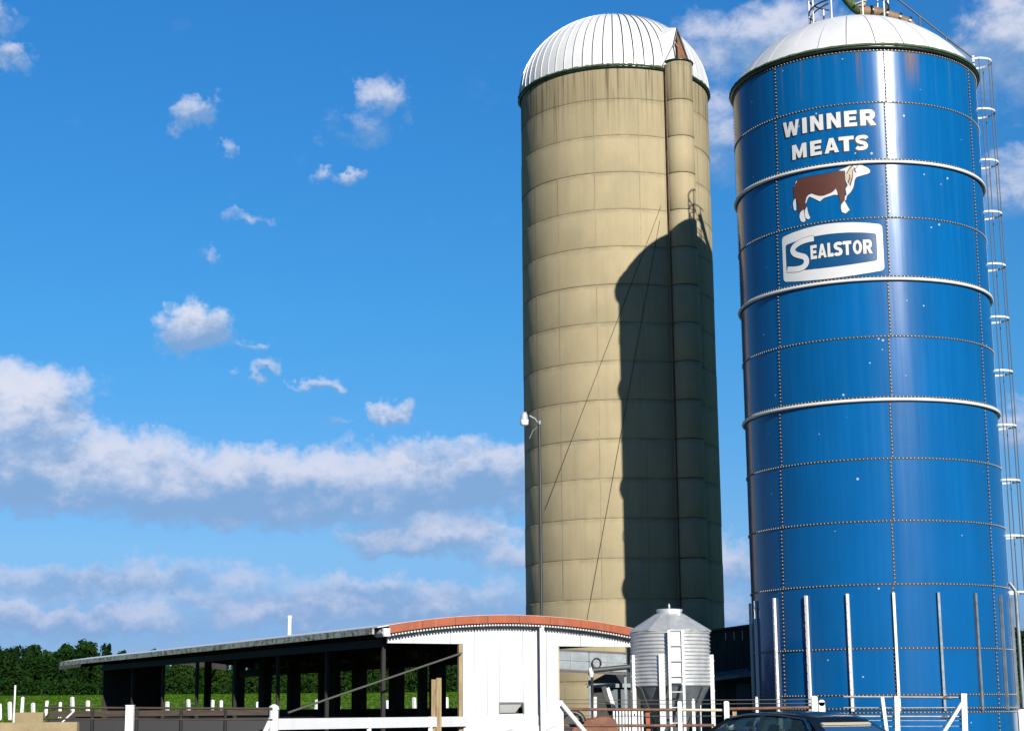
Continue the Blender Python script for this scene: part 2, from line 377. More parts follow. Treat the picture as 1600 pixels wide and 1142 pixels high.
for i in range(len(ringz)-1):
    z1, z0 = ringz[i], ringz[i+1]; hgt = round(z1-z0, 3); zm = (z0+z1)/2
    if hgt not in pan:
        b = MB(); n = 26; w = 2*pi/NS
        prof = [(RB-.012, .006), (RB, .006), (RB, hgt-.006), (RB-.012, hgt-.006)]
        b.lathe(prof[1:3], n, GAP, w-GAP); b.lathe(prof[0:2], n, GAP, w-GAP, False); b.lathe(prof[2:4], n, GAP, w-GAP, False)
        for a in (GAP, w-GAP): b.add([(r*sin(a), -r*cos(a), z) for r, z in prof], [(0, 1, 2, 3)])
        me = bpy.data.meshes.new('steel_panel'); me.from_pydata(b.v, [], b.f); me.polygons.foreach_set('use_smooth', b.sm); me.materials.append(M['blue'])
        pan[hgt] = me
    th = seam0(zm)
    for k in range(NS):
        link('steel_panel', pan[hgt], blue, (0, 0, z0), (0, 0, th+2*pi*k/NS))
        a = th+2*pi*k/NS
        seamb.lathe([(RB-.002, z0+.02), (RB+.004, z0+.02), (RB+.004, z1-.02), (RB-.002, z1-.02)], 1, a-.021/RB, a+.021/RB, False)
        nb = max(1, int(hgt/.088))
        for j in range(nb): bolt(a, z0+.045+(hgt-.05)*j/nb)
for z in [16.835]+ringz[1:-1]:
    rows = (0,) if z > 1.5 else (.045, -.045)
    for dz_ in rows:
        seamb.lathe([(RB-.002, z+dz_-.022), (RB+.0045, z+dz_-.022), (RB+.0045, z+dz_+.022), (RB-.002, z+dz_+.022)], 120, smooth=False)
        nb = int(2*pi*RB/.088)
        for j in range(nb): bolt(2*pi*j/nb, z+dz_)
seamb.build('sealant_strip', M['seal'], blue)
kind(bolts.build('bolt', M['bolt'], blue), 'stuff')
for z in (ringz[2], ringz[4], ringz[6]):
    b = MB(); b.tube(arc(RB+.042, 0, 2*pi*119/120, 119, z-.065), .040, 8, closed=True)
    b.build('stiffener_ring', M['post_white'], blue)
b = MB(); b.lathe([(RB+.0, 16.875), (RB+.05, 16.875), (RB+.075, 16.90), (RB+.07, 16.965), (RB+.02, 16.98)], 120); b.build('rim', M['rim_dark'], blue)
rb_ = random.Random(3)
b = MB(); pts = arc(RB+.075, 0, 2*pi*179/180, 179, 16.965)
b.tube(pts, [rb_.uniform(.026, .042) for _ in pts], 6, closed=True); b.build('rim_algae', M['rim_green'], blue)
# dome
hD = 1.75; R0 = RB+.07; rho = (R0*R0+hD*hD)/(2*hD); zc = 16.98+hD-rho
def domez(r): return zc+sqrt(max(0, rho*rho-r*r))
b = MB(); b.lathe([(r, domez(r)-.03) for r in [R0*k/14 for k in range(14, 0, -1)]]+[(0.001, domez(0)-.03)], 84); b.build('roof_deck', M['under'], blue)
b = MB(); wg = 2*pi/28
for (off_, r_) in ((0, .004),):
    rr = [R0*k/14 for k in range(14, 2, -1)]
    for e in range(len(rr)-1):
        pass
    prof = []
    vs = []; N = 6
    for r in rr:
        gp = .009/r
        for k in range(N+1):
            a = gp+(wg-2*gp)*k/N; vs.append((r*sin(a), -r*cos(a), domez(r)))
    fs = [(i*(N+1)+k, i*(N+1)+k+1, (i+1)*(N+1)+k+1, (i+1)*(N+1)+k) for i in range(len(rr)-1) for k in range(N)]
    b.add(vs, fs, True)
    for kk in (0, N):   # turned-down edges
        e = [(Vector(vs[i*(N+1)+kk]), Vector(vs[i*(N+1)+kk])*1-Vector((0, 0, .025))) for i in range(len(rr))]
        b.add([q for pr in e for q in pr], [(2*i, 2*i+2, 2*i+3, 2*i+1) for i in range(len(rr)-1)])
gme = None
for k in range(28):
    if gme is None: o = b.build('roof_panel', M['white_steel'], blue); gme = o.data
    else: o = link('roof_panel', gme, blue)
    o.rotation_euler = (0, 0, rad(11)+wg*k)
b = MB(); b.lathe([(.50, domez(.5)+.0), (.5, domez(.5)+.07), (.46, domez(.46)+.10), (.001, domez(0)+.13)], 32); b.build('roof_cap', M['white_steel'], blue)
# base stiffeners
def channel(z0, z1, w=.075, d=.05):
    b = MB(); t = .012
    b.box((-w/2, -d-t, z0), (w/2, -d, z1)); b.box((-w/2, -d, z0), (-w/2+t, 0, z1)); b.box((w/2-t, -d, z0), (w/2, 0, z1))
    for z in [z0+.1+.19*i for i in range(int((z1-z0-.1)/.19))]:
        b.box((-.014, -d-t-.008, z-.014), (.014, -d-t, z+.014))
    return b
st0 = None
for k in range(19):
    a = rad(6.2)+2*pi*k/19
    if st0 is None:
        st0 = channel(1.36, 3.96, .058).build('stiffener', M['post_white'], blue); o = st0
        st1 = st0.data.copy(); st1.materials[0] = M['galv_dull']
    else: o = link('stiffener', st1 if 1 <= k <= 8 else st0.data, blue)
    o.location = ((RB+.008)*sin(a), -(RB+.008)*cos(a), 0); o.rotation_euler = (0, 0, a)
# cage ladder on the right flank
ca = rad(106); cn = Vector((sin(ca), -cos(ca), 0)); ct = Vector((cos(ca), sin(ca), 0))
lad = MB()
for sgn in (-1, 1): lad.beam(cn*(RB+.10)+ct*.2*sgn+Vector((0, 0, 4.0)), cn*(RB+.10)+ct*.2*sgn+Vector((0, 0, 17.9)), .05, .02)
lo = lad.build('ladder', M['galv'], blue)
rg = MB(); rg.tube([ct*-.2, ct*.2], .013, 6); r0 = None
for i in range(45):
    z = 4.2+.3*i
    if r0 is None: r0 = rg.build('rung', M['galv'], lo); o = r0
    else: o = link('rung', r0.data, lo)
    o.location = cn*(RB+.10)+Vector((0, 0, z))
cage = MB()
ccen = cn*(RB+.25)
def cpt(phi, z): return ccen+cn*cos(phi)*.38+ct*sin(phi)*.38+Vector((0, 0, z))
for phi in (-1.75, -1.0, -.1, .8, 1.75): cage.tube([cpt(phi, 4.14), cpt(phi, 17.77)], .013, 6)
co = cage.build('ladder_cage', M['dark_metal'], blue)
hp = MB()
ring = [cpt(-2.2+4.4*k/20, 0)-Vector((0, 0, 0)) for k in range(21)]
for i in range(20): hp.beam(ring[i], ring[i+1], .012, .045)
h0 = None
for i in range(11):
    z = 4.14+1.363*i
    if h0 is None: h0 = hp.build('hoop', M['post_white'], co); o = h0
    else: o = link('hoop', h0.data, co)
    o.location = (0, 0, z)
for z in (4.2, 6.9, 9.6, 12.3, 15.0):
    pass
b = MB()
for z in (4.1, 6.8, 9.5, 12.2, 15.0, 16.4):
    for sgn in (-1, 1): b.beam(cn*(RB)+ct*.2*sgn+Vector((0, 0, z)), cn*(RB+.12)+ct*.2*sgn+Vector((0, 0, z)), .03)
b.build('ladder_bracket', M['galv'], blue)
b = MB(); pa = rad(84); pn = Vector((sin(pa), -cos(pa), 0))
b.tube([pn*(RB+.02)+Vector((0, 0, 4.30)), pn*(RB+.14)+Vector((0, 0, 4.12)), pn*(RB+.15)+Vector((0, 0, 3.9)), pn*(RB+.15)+Vector((0, 0, 1.40))], .046, 12)
b.build('downpipe', M['galv_dull'], blue)
# handrail and pipework on the dome
def bl(px, py, dY=0.):            # point in the silo's own frame
    p = at(px, py, BC[1]+dY); q = p-Vector((BC[0], BC[1], 0)); c, s = cos(AZB), sin(AZB)
    return Vector((c*q.x-s*q.y, s*q.x+c*q.y, p.z))
b = MB(); gr = 1.02; zr = domez(gr)
for z in (zr+.55, zr+1.0): b.tube([(gr*sin(a)-.0, -gr*cos(a), z) for a in [rad(-150)+rad(250)*k/30 for k in range(31)]], .022, 7)
b.tube([(1.0*sin(a), -1.0*cos(a), zr+.25+.2*k/14) for k, a in [(k, rad(-140)+rad(110)*k/14) for k in range(15)]], .018, 6)
ro = b.build('guard_rail', M['dark_metal'], blue)
p0 = MB(); p0.tube([(0, 0, -.03), (0, 0, 1.0)], .022, 7); pr = None
for a in (-140, -95, -62, -25, 20, 60, 100):
    a = rad(a)
    if pr is None: pr = p0.build('rail_post', M['post_white'], ro); o = pr
    else: o = link('rail_post', pr.data, ro)
    o.location = (gr*sin(a), -gr*cos(a), zr)
b = MB(); A = bl(1386, -14); Bq = bl(1437, 26); Cq = bl(1521, 92)
b.tube([A, Bq, Cq], .024, 8)
Dq = bl(1437, 46); b.tube([Bq+Vector((0, 0, 0)), Dq-Vector((0, 0, .12))], .022, 7)
Eq = bl(1478, 59); b.tube([Eq, Vector((Eq.x, Eq.y, domez(hypot(Eq.x, Eq.y))-.02))], .02, 7)
b.build('dome_handrail', M['dark_metal'], blue)
b = MB()
fp = [bl(1342, 20), bl(1362, 19), bl(1385, 24), bl(1405, 30), bl(1420, 36), bl(1430, 42)]
fp = [Vector((p.x, p.y, max(p.z, domez(hypot(p.x, p.y))+.13))) for p in fp]
b.tube(fp, [.15, .15, .14, .13, .12, .05], 12); f_ = b.build('fill_pipe', M['fill_brown'], blue)
for k in (1, 2, 3, 4):
    b = MB(); p, q = fp[k-1], fp[k]; d = (q-p).normalized(); b.tube([q-d*.03, q+d*.03], .165, 12)
    b.build('pipe_clamp', M['rim_dark'], f_)
for k, q in enumerate((fp[1], fp[3])):
    b = MB(); b.beam(q, (q.x, q.y, domez(hypot(q.x, q.y))-.02), .06); b.build('pipe_stand', M['post_white'], f_)
b = MB(); b.beam(fp[2]+Vector((0, -.05, .16)), fp[2]+Vector((.0, .12, .20)), .16, .14); b.build('pipe_motor', M['dark_metal'], f_)
b = MB(); sp_ = [bl(1312, -16), bl(1324, 0), bl(1334, 11), bl(1346, 19)]
b.tube(sp_, [.12, .125, .13, .135], 12); b.build('spout', M['rim_green'], blue)
b = MB(); b.tube([bl(1336, 12)+Vector((0, -.12, 0)), bl(1350, 9)+Vector((0, -.15, 0)), bl(1353, 5)+Vector((0, -.15, 0))], [.05, .09, .03], 10); b.build('spout_flap', M['cream'], blue)
b = MB(); b.tube([bl(1371, 24)-Vector((0, 0, .1)), bl(1371, -12)], .02, 7); b.build('vent_stack', M['post_white'], blue)

# ---- painted lettering: flat shapes in (arc length, height) wrapped on the shell
def wrap(loops, lift, name, m, parent, thick=.003):
    """loops = list of [outer, hole, ...] polygons -> one thin curved sheet"""
    bm = bmesh.new()
    for poly in loops:
        v2 = [[Vector((x, y, 0)) for x, y in lp] for lp in poly]
        flat = [v for lp in v2 for v in lp]; vs = [bm.verts.new(v) for v in flat]
        for t in tessellate_polygon(v2):
            try: bm.faces.new([vs[i] for i in t])
            except ValueError: pass
    x0 = min(v.co.x for v in bm.verts); x1 = max(v.co.x for v in bm.verts)
    x = x0+.06
    while x < x1:
        bmesh.ops.bisect_plane(bm, geom=bm.verts[:]+bm.edges[:]+bm.faces[:], plane_co=(x, 0, 0), plane_no=(1, 0, 0)); x += .06
    bmesh.ops.recalc_face_normals(bm, faces=bm.faces[:])
    for f in bm.faces:
        if f.normal.z < 0: f.normal_flip()
    r = RB+lift
    if thick:
        ret = bmesh.ops.extrude_face_region(bm, geom=bm.faces[:])
        top = set(v for v in ret['geom'] if isinstance(v, bmesh.types.BMVert))
    else: top = set()
    for v in bm.verts:
        a = v.co.x/RB; rr = r if v in top else r-thick; z = v.co.y
        v.co = Vector((rr*sin(a), -rr*cos(a), z))
    bmesh.ops.recalc_face_normals(bm, faces=bm.faces[:])
    me = bpy.data.meshes.new(name); bm.to_mesh(me); bm.free(); me.materials.append(m)
    for p in me.polygons: p.use_smooth = False
    return link(name, me, parent)
def stroke(pts, w, sub=5, taper=None):
    P = [Vector((x, y)) for x, y in pts]; out = []
    for i in range(len(P)-1):
        p0, p1, p2, p3 = P[max(i-1, 0)], P[i], P[i+1], P[min(i+2, len(P)-1)]
        for k in range(sub):
            t = k/sub
            out.append(.5*((2*p1)+(p2-p0)*t+(2*p0-5*p1+4*p2-p3)*t*t+(3*p1-p0-3*p2+p3)*t**3))
    out.append(P[-1]); L, Rr = [], []
    for i, p in enumerate(out):
        d = (out[min(i+1, len(out)-1)]-out[max(i-1, 0)]).normalized(); nrm = Vector((-d.y, d.x))
        L.append(tuple(p+nrm*w/2)); Rr.append(tuple(p-nrm*w/2))
    return L+Rr[::-1]
def ell(cx, cy, rx, ry, n=28, a0=0, a1=2*pi): return [(cx+rx*cos(a0+(a1-a0)*k/n), cy+ry*sin(a0+(a1-a0)*k/n)) for k in range(n)]
def bowl(x, cy, rx, ry, n=10): return [(x+rx*cos(pi/2-pi*k/n), cy+ry*sin(pi/2-pi*k/n)) for k in range(n+1)]
GL = {'W': [[(0, 1), (.2, 1), (.29, .42), (.41, .95), (.59, .95), (.71, .42), (.8, 1), (1, 1), (.83, 0), (.61, 0), (.5, .5), (.39, 0), (.17, 0)]],
 'I': [[(0, 0), (0, 1), (1, 1), (1, 0)]],
 'N': [[(0, 0), (0, 1), (.34, 1), (.69, .46), (.69, 1), (1, 1), (1, 0), (.69, 0), (.31, .58), (.31, 0)]],
 'E': [[(0, 0), (0, 1), (1, 1), (1, .77), (.38, .77), (.38, .61), (.92, .61), (.92, .39), (.38, .39), (.38, .23), (1, .23), (1, 0)]],
 'R': [[(0, 0), (0, 1)]+bowl(.62, .68, .33, .32)+[(.72, .39), (1, 0), (.66, 0), (.43, .36), (.34, .36), (.34, 0)], [(.34, .78), (.34, .57)]+bowl(.55, .675, .09, .105)[::-1]],
 'M': [[(0, 0), (0, 1), (.29, 1), (.5, .46), (.71, 1), (1, 1), (1, 0), (.75, 0), (.75, .56), (.58, .06), (.42, .06), (.25, .56), (.25, 0)]],
 'A': [[(0, 0), (.35, 1), (.65, 1), (1, 0), (.71, 0), (.65, .17), (.35, .17), (.29, 0)], [(.42, .37), (.58, .37), (.5, .68)]],
 'T': [[(0, 1), (1, 1), (1, .76), (.67, .76), (.67, 0), (.33, 0), (.33, .76), (0, .76)]],
 'L': [[(0, 0), (0, 1), (.48, 1), (.48, .25), (1, .25), (1, 0)]],
 'O': [ell(.5, .5, .5, .5), ell(.5, .5, .20, .29)[::-1]]}
SCL = [(.92, .77), (.80, .87), (.52, .885), (.24, .84), (.16, .71), (.26, .585), (.5, .51), (.74, .43), (.84, .29), (.75, .16), (.48, .115), (.22, .13), (.08, .22)]
def glyph(ch, x0, x1, z0, z1):
    """list of polygons, each a list of loops"""
    if ch == 'S':
        return quads(stroke([(x0+(x1-x0)*a, z0+(z1-z0)*b) for a, b in SCL], (z1-z0)*.235))
    return [[[(x0+(x1-x0)*a, z0+(z1-z0)*b) for a, b in lp] for lp in GL[ch]]]
def quads(st):
    n = len(st)//2; L, Rr = st[:n], st[n:][::-1]
    return [[[L[i], L[i+1], Rr[i+1], Rr[i]]] for i in range(n-1)]
def edge_rib(poly, w, dx=0, dz_=0):
    out = []
    for lp in poly:
        n = len(lp)
        for i in range(n):
            a = Vector(lp[i])+Vector((dx, dz_)); c = Vector(lp[(i+1) % n])+Vector((dx, dz_)); d = c-a
            if d.length < 1e-5: continue
            d.normalize(); nn = Vector((-d.y, d.x))*w; e = d*w*.8
            out.append([[tuple(a-e+nn), tuple(a-e-nn), tuple(c+e-nn), tuple(c+e+nn)]])
    return out
def letter(ch, x0, x1, z0, z1, parent, sh=(-.034, -.030), w=.014):
    gl = glyph(ch, x0, x1, z0, z1)
    o = wrap(gl, .010, 'letter', M['sign_white'], parent)
    rb = [q for p in gl for q in edge_rib(p, w)]
    wrap(rb+[[[(x+sh[0]*t, y+sh[1]*t) for x, y in lp] for lp in p] for p in gl for t in (.5, 1.)], .006, 'letter_shadow', M['black'], o, .0)
    return o
for ch, x0, x1 in (('W', -1.795, -1.345), ('I', -1.264, -1.146), ('N', -1.058, -.734), ('N', -.650, -.316), ('E', -.234, .061), ('R', .140, .503)):
    letter(ch, x0, x1, 14.962, 15.352, blue)
for ch, x0, x1 in (('M', -1.565, -1.18), ('E', -1.086, -.80), ('A', -.735, -.39), ('T', -.391, -.035), ('S', .000, .290)):
    letter(ch, x0, x1, 14.357, 14.725, blue)
COW = {
'body': ('brown_cow', [(-1.441, 13.844), (-1.2, 13.856), (-0.953, 13.86), (-0.601, 13.869), (-0.429, 13.9), (-0.277, 13.883), (-0.259, 13.722), (-0.275, 13.563), (-0.253, 13.508), (-0.297, 13.459), (-0.312, 13.319), (-0.311, 13.16), (-0.39, 13.089), (-0.414, 13.118), (-0.455, 13.335), (-0.517, 13.466), (-0.624, 13.374), (-0.8, 13.327), (-0.906, 13.335), (-1.0, 13.375), (-1.082, 13.426), (-1.165, 13.441), (-1.232, 13.399), (-1.267, 13.245), (-1.261, 13.172), (-1.323, 13.077), (-1.432, 13.008), (-1.459, 13.067), (-1.453, 13.191), (-1.514, 13.365), (-1.57, 13.448), (-1.575, 13.57), (-1.568, 13.682), (-1.53, 13.76), (-1.492, 13.81)]),
'rump': ('sign_white', [(-1.462, 13.821), (-1.492, 13.81), (-1.564, 13.69), (-1.537, 13.711), (-1.467, 13.804)]),
'tail': ('sign_white', [(-1.532, 13.395), (-1.585, 13.343), (-1.604, 13.276), (-1.585, 13.128), (-1.557, 13.092), (-1.526, 13.098), (-1.519, 13.258)]),
'hind_foot': ('sign_white', [(-1.322, 13.086), (-1.422, 13.015), (-1.442, 12.921), (-1.412, 12.808), (-1.337, 12.764), (-1.283, 12.793), (-1.303, 12.895), (-1.322, 13.005)]),
'rear_foot': ('sign_white', [(-1.235, 13.132), (-1.295, 13.054), (-1.3, 12.948), (-1.276, 12.854), (-1.213, 12.811), (-1.159, 12.843), (-1.198, 12.929), (-1.221, 13.023)]),
'belly': ('sign_white', [(-1.1, 13.429), (-1.175, 13.416), (-1.223, 13.38), (-1.255, 13.296), (-1.275, 13.211), (-1.255, 13.216), (-1.207, 13.323), (-1.159, 13.368), (-1.03, 13.29), (-0.903, 13.204), (-0.803, 13.274), (-0.558, 13.321), (-0.473, 13.305), (-0.478, 13.373), (-0.508, 13.469), (-0.553, 13.418), (-0.624, 13.374), (-0.8, 13.327), (-0.906, 13.335), (-1.0, 13.375)]),
'front_foot': ('sign_white', [(-0.32, 13.152), (-0.4, 13.063), (-0.412, 12.976), (-0.391, 12.877), (-0.309, 12.833), (-0.208, 12.912), (-0.251, 12.995), (-0.289, 13.087)]),
'head': ('sign_white', [(-0.429, 13.9), (-0.325, 13.933), (-0.274, 13.945), (-0.154, 13.996), (-0.07, 14.0), (0.065, 14.005), (0.162, 13.963), (0.267, 13.895), (0.306, 13.84), (0.29, 13.79), (0.235, 13.764), (0.117, 13.735), (-0.018, 13.7), (-0.063, 13.633), (-0.08, 13.53), (-0.105, 13.441), (-0.168, 13.341), (-0.256, 13.26), (-0.286, 13.157), (-0.315, 13.151), (-0.298, 13.265), (-0.263, 13.279), (-0.281, 13.44), (-0.227, 13.514), (-0.271, 13.652), (-0.27, 13.865)])}
cow = None
for nm, (mm, pts) in COW.items():
    o = wrap([[pts]], .010, 'painted_cow' if cow is None else nm, M[mm], blue if cow is None else cow)
    if cow is None: cow = o
    wrap(edge_rib([pts], .014), .006, 'outline', M['black'], blue if o is cow else cow, .0)
wrap([[[(-0.156, 13.961), (-0.092, 13.901), (-0.101, 13.707), (-0.193, 13.52), (-0.253, 13.668), (-0.255, 13.81)]]], .013, 'mane', M['cream'], cow)
wrap([[p] for p in ([(-0.087, 13.999), (-0.174, 13.935), (-0.238, 13.826), (-0.234, 13.79), (-0.167, 13.908), (-0.08, 13.972)],
  [(-0.189, 13.786), (-0.176, 13.713), (-0.223, 13.594), (-0.208, 13.557), (-0.152, 13.694), (-0.165, 13.766)],
  [(-0.091, 13.91), (-0.117, 13.708), (-0.184, 13.537), (-0.165, 13.482), (-0.098, 13.689), (-0.075, 13.9)],
  [(-0.073, 13.944), (-0.053, 13.836), (-0.005, 13.791), (-0.027, 13.861), (-0.048, 13.933)], [(0.03, 14.0), (-0.041, 13.906), (-0.028, 13.896), (0.044, 13.995)])], .016, 'mane_stroke', M['brown_cow'], cow)
# badge
def rrect(x0, x1, z0, z1, r, bulge, n=6):
    pts = []
    for cx, cz, a in ((x1-r, z1-r, 0), (x0+r, z1-r, 90), (x0+r, z0+r, 180), (x1-r, z0+r, 270)):
        pts += [(cx+r*cos(rad(a+90*k/n)), cz+r*sin(rad(a+90*k/n))) for k in range(n+1)]
        if a in (0, 180):
            s_ = 1 if a == 0 else -1
            for t in (.1, .25, .4, .5, .6, .75, .9):
                xx = (x1-r)+(x0-x1+2*r)*t if a == 0 else (x0+r)+(x1-x0-2*r)*t
                pts.append((xx, (z1 if a == 0 else z0)+s_*bulge*(1-(2*t-1)**2)))
    return pts
outer = rrect(-1.97, .515, 11.40, 12.53, .10, .10); inner = rrect(-1.875, .37, 11.64, 12.31, .07, .07)
badge = wrap([[outer, inner[::-1]]], .010, 'badge', M['sign_white'], blue)
wrap(edge_rib([outer], .010)+edge_rib([inner], .010), .006, 'badge_outline', M['black'], badge, .0)
wrap([[inner]], .004, 'badge_field', M['field_blue'], badge, .0)
bigS = stroke([(-1.095, 12.325), (-1.28, 12.32), (-1.47, 12.285), (-1.62, 12.21), (-1.665, 12.12), (-1.60, 12.03), (-1.47, 11.965), (-1.35, 11.91), (-1.305, 11.81), (-1.34, 11.715), (-1.45, 11.66), (-1.62, 11.66), (-1.84, 11.695)], .135)
wrap(quads(bigS), .016, 'letter', M['sign_white'], badge); wrap(edge_rib([bigS], .010), .0125, 'letter_shadow', M['black'], badge, .0)
for ch, x0, x1 in (('E', -1.195, -1.035), ('A', -1.01, -.80), ('L', -.775, -.635), ('S', -.615, -.43), ('T', -.41, -.21), ('O', -.18, .03), ('R', .055, .27)):
    letter(ch, x0, x1, 11.825, 12.165, badge, (-.012, -.010), .015)

# ================================================================== CONCRETE SILO
AZL = rad(3.6977); RL = 2.95; DL = 17.34358*RL; LC = (DL*sin(AZL), DL*cos(AZL))
tan_ = thing('concrete_silo', 'tall tan concrete silo with ribbed white dome and a side chute', 'silo', (LC[0], LC[1], 0), -AZL)
b = MB(); b.lathe([(RL-.014, -.1), (RL-.014, 20.3)], 96); b.build('inner_shell', M['concrete_joint'], tan_)
cz = [20.36]+[19.30-1.14*k for k in range(17)]+[-.1]
cr = random.Random(5); cme = {}
for i in range(len(cz)-1):
    z1, z0 = cz[i], cz[i+1]; h = round(z1-z0, 3)
    if h not in cme:
        b = MB(); b.lathe([(RL-.06, .005), (RL-.004, .005), (RL, .016), (RL, h-.03), (RL-.005, h-.004), (RL-.06, h-.004)], 96)
        o = b.build('concrete_course', M['concrete'], tan_); cme[h] = o.data
    else: o = link('concrete_course', cme[h], tan_)
    o.location = (cr.uniform(-.006, .006), cr.uniform(-.006, .006), z0); o.rotation_euler = (0, 0, cr.uniform(0, 6))
b = MB()
for a in (-61, -56, -36, -12, 14, 30, 58, 74, 95, 125, 160, 200, 235, 265):
    a = rad(a); b.lathe([(RL-.02, .1), (RL+.004, .1), (RL+.004, 20.3), (RL-.02, 20.3)], 1, a-.004, a+.004, False)
b.build('form_seam', M['concrete'], tan_)
h2 = 2.57; RD = RL+.05
def dz2(r): return 20.38+h2*sqrt(max(0, 1-(r/RD)**2))
tt = [pi/2*k/16 for k in range(16)]
b = MB(); b.lathe([((RD-.03)*cos(t), 20.33+(h2-.0)*sin(t)) for t in tt]+[(.001, 20.33+h2)], 90); b.build('roof_deck', M['under'], tan_)
wg = 2*pi/60
def gore(side):
    b = MB(); vs = []; N = 2; rows = []
    for t in tt[:-1]:
        r = RD*cos(t); z = 20.38+h2*sin(t); gp = min((.020 if side else .013)/r, wg*.3)
        rows.append((r, z, gp))
        for k in range(N+1):
            a = gp+(wg-2*gp)*k/N; vs.append((r*sin(a), -r*cos(a), z))
    b.add(vs, [(i*(N+1)+k, i*(N+1)+k+1, (i+1)*(N+1)+k+1, (i+1)*(N+1)+k) for i in range(len(rows)-1) for k in range(N)], True)
    # standing rib along one edge
    rib = []
    for (r, z, gp), t in zip(rows, tt):
        a = gp; nrm = Vector((sin(a)*cos(t), -cos(a)*cos(t), sin(t)))
        p = Vector((r*sin(a), -r*cos(a), z)); tg = Vector((cos(a), sin(a), 0))*(.012 if side else .02)
        rib += [p-nrm*.03, p+nrm*.018, p+tg+nrm*.018, p+tg]
    b.add(rib, [(4*i+q, 4*i+q+4, 4*i+q+5, 4*i+q+1) for i in range(len(rows)-1) for q in range(3)])
    return b
gm = [None, None]
for k in range(60):
    s = k % 2
    if gm[s] is None: o = gore(s).build('roof_panel', M['white_steel'], tan_); gm[s] = o.data
    else: o = link('roof_panel', gm[s], tan_)
    o.rotation_euler = (0, 0, wg*k)
b = MB(); b.lathe([(.42, dz2(.42)-.02), (.42, dz2(.42)+.05), (.30, dz2(.3)+.06), (.001, dz2(0)+.07)], 28); b.build('roof_cap', M['white_steel'], tan_)
b = MB(); pts = arc(RD+.005, 0, 2*pi*239/240, 239, 20.36); b.tube(pts, [cr.uniform(.02, .055) for _ in pts], 6, closed=True)
b.build('rim_algae', M['rim_green'], tan_)
b = MB(); b.lathe([(RL+.03, 20.27), (RL+.055, 20.28), (RL+.055, 20.36), (RL+.02, 20.37)], 96); b.build('rim', M['rim_dark'], tan_)
# filling chute
ta = rad(39.6); tn = Vector((sin(ta), -cos(ta), 0)); ttg = Vector((cos(ta), sin(ta), 0)); tc = tn*(RL+.10); cr_ = .44
cme = None
for i in range(len(cz)-1):
    z1, z0 = cz[i]+(.18 if i == 0 else 0), cz[i+1]
    b = MB(); vs = []
    n = 16; an = [-1.9+3.8*k/n for k in range(n+1)]
    for z, r in ((.01, cr_-.015), (.03, cr_), (z1-z0-.03, cr_), (z1-z0-.008, cr_-.015)):
        for a in an: p = tc+tn*cos(a)*r+ttg*sin(a)*r; vs.append((p.x, p.y, z))
    b.add(vs, [(j*(n+1)+k, j*(n+1)+k+1, (j+1)*(n+1)+k+1, (j+1)*(n+1)+k) for j in range(3) for k in range(n)], True)
    b.build('chute_section', M['concrete'], tan_, (0, 0, z0))
b = MB()
for sgn in (-1,):
    p = tc+ttg*(cr_+.03)*sgn-tn*.02
    b.tube([(p.x, p.y, 0), (p.x, p.y, 20.45)], .022, 6)
b.build('chute_cable', M['rust'], tan_)
b = MB(); pts = [tc+tn*cos(a)*(cr_+.02)+ttg*sin(a)*(cr_+.02)+Vector((0, 0, 20.545)) for a in [-1.7+3.4*k/12 for k in range(13)]]
b.tube(pts, .03, 6); b.build('chute_rim', M['rim_dark'], tan_)
# dormer over the chute
def dp(th, r, z): th = rad(th); return Vector((r*sin(th), -r*cos(th), z))
apx = dp(40, 2.30, 21.98); fl = dp(29.5, 3.02, 20.42); fr = dp(46.5, 3.20, 20.62); ff = dp(42.0, 2.95, 21.80); bk = dp(40, 1.75, 22.40); sl_ = dp(27.5, 2.65, 21.35); sr_ = dp(49, 2.72, 21.3)
mid = dp(36.0, 3.22, 20.55); fm = dp(35.8, 3.12, 21.1)
b = MB()
b.add([ff, fm, mid, fl, sl_, apx, bk], [(0, 1, 4, 5), (1, 2, 3, 4), (5, 4, 6)])
b.add([p+Vector((.02, .02, -.03)) for p in (ff, fm, mid, fl, sl_, apx, bk)], [(5, 4, 1, 0), (4, 3, 2, 1), (6, 4, 5)])
b.add([ff, apx, bk, sr_, fr], [(0, 4, 3, 1), (1, 3, 2)])
b.build('dormer_roof', M['white_steel'], tan_)
i1 = dp(38.2, 3.17, 20.55); i2 = dp(46, 3.17, 20.62); i3 = dp(42.2, 2.93, 21.62)
b = MB(); b.add([i1, i2, i3, i1*.97+Vector((0, 0, .6)), i2*.97+Vector((0, 0, .6))], [(0, 1, 2)]); b.build('dormer_opening', M['rust_orange'], tan_)
b = MB(); b.tube([ff+Vector((0, 0, .01)), fr], .022, 6); b.tube([ff, fm, mid], .02, 6); b.tube([fm, fl], .018, 6); b.build('dormer_trim', M['rim_dark'], tan_)

# ================================================================== CATTLE SHED
P0 = Vector((-2.64, 35, 0)); SR = rad(28.6)
shed = thing('cattle_shed', 'long low open cattle shed with arched roof, white gable and orange fascia', 'barn', P0, SR)
def zt(x): return 3.40-.0285*(x-2.93)**2
def warc(x0, x1, y0, y1, f0, f1, n=4):
    """block between x0..x1, y0..y1 whose bottom/top follow functions f0/f1 of x"""
    b = MB(); vs = []
    for k in range(n+1):
        x = x0+(x1-x0)*k/n; a = f0(x) if callable(f0) else f0; c = f1(x) if callable(f1) else f1
        vs += [(x, y0, a), (x, y1, a), (x, y1, c), (x, y0, c)]
    fs = [(4*k+q, 4*k+(q+1) % 4, 4*k+4+(q+1) % 4, 4*k+4+q) for k in range(n) for q in range(4)]
    fs += [(3, 2, 1, 0), (4*n, 4*n+1, 4*n+2, 4*n+3)]
    b.add(vs, fs); bm = bmesh.new(); return b
XR = 5.93; LEN = 25.4
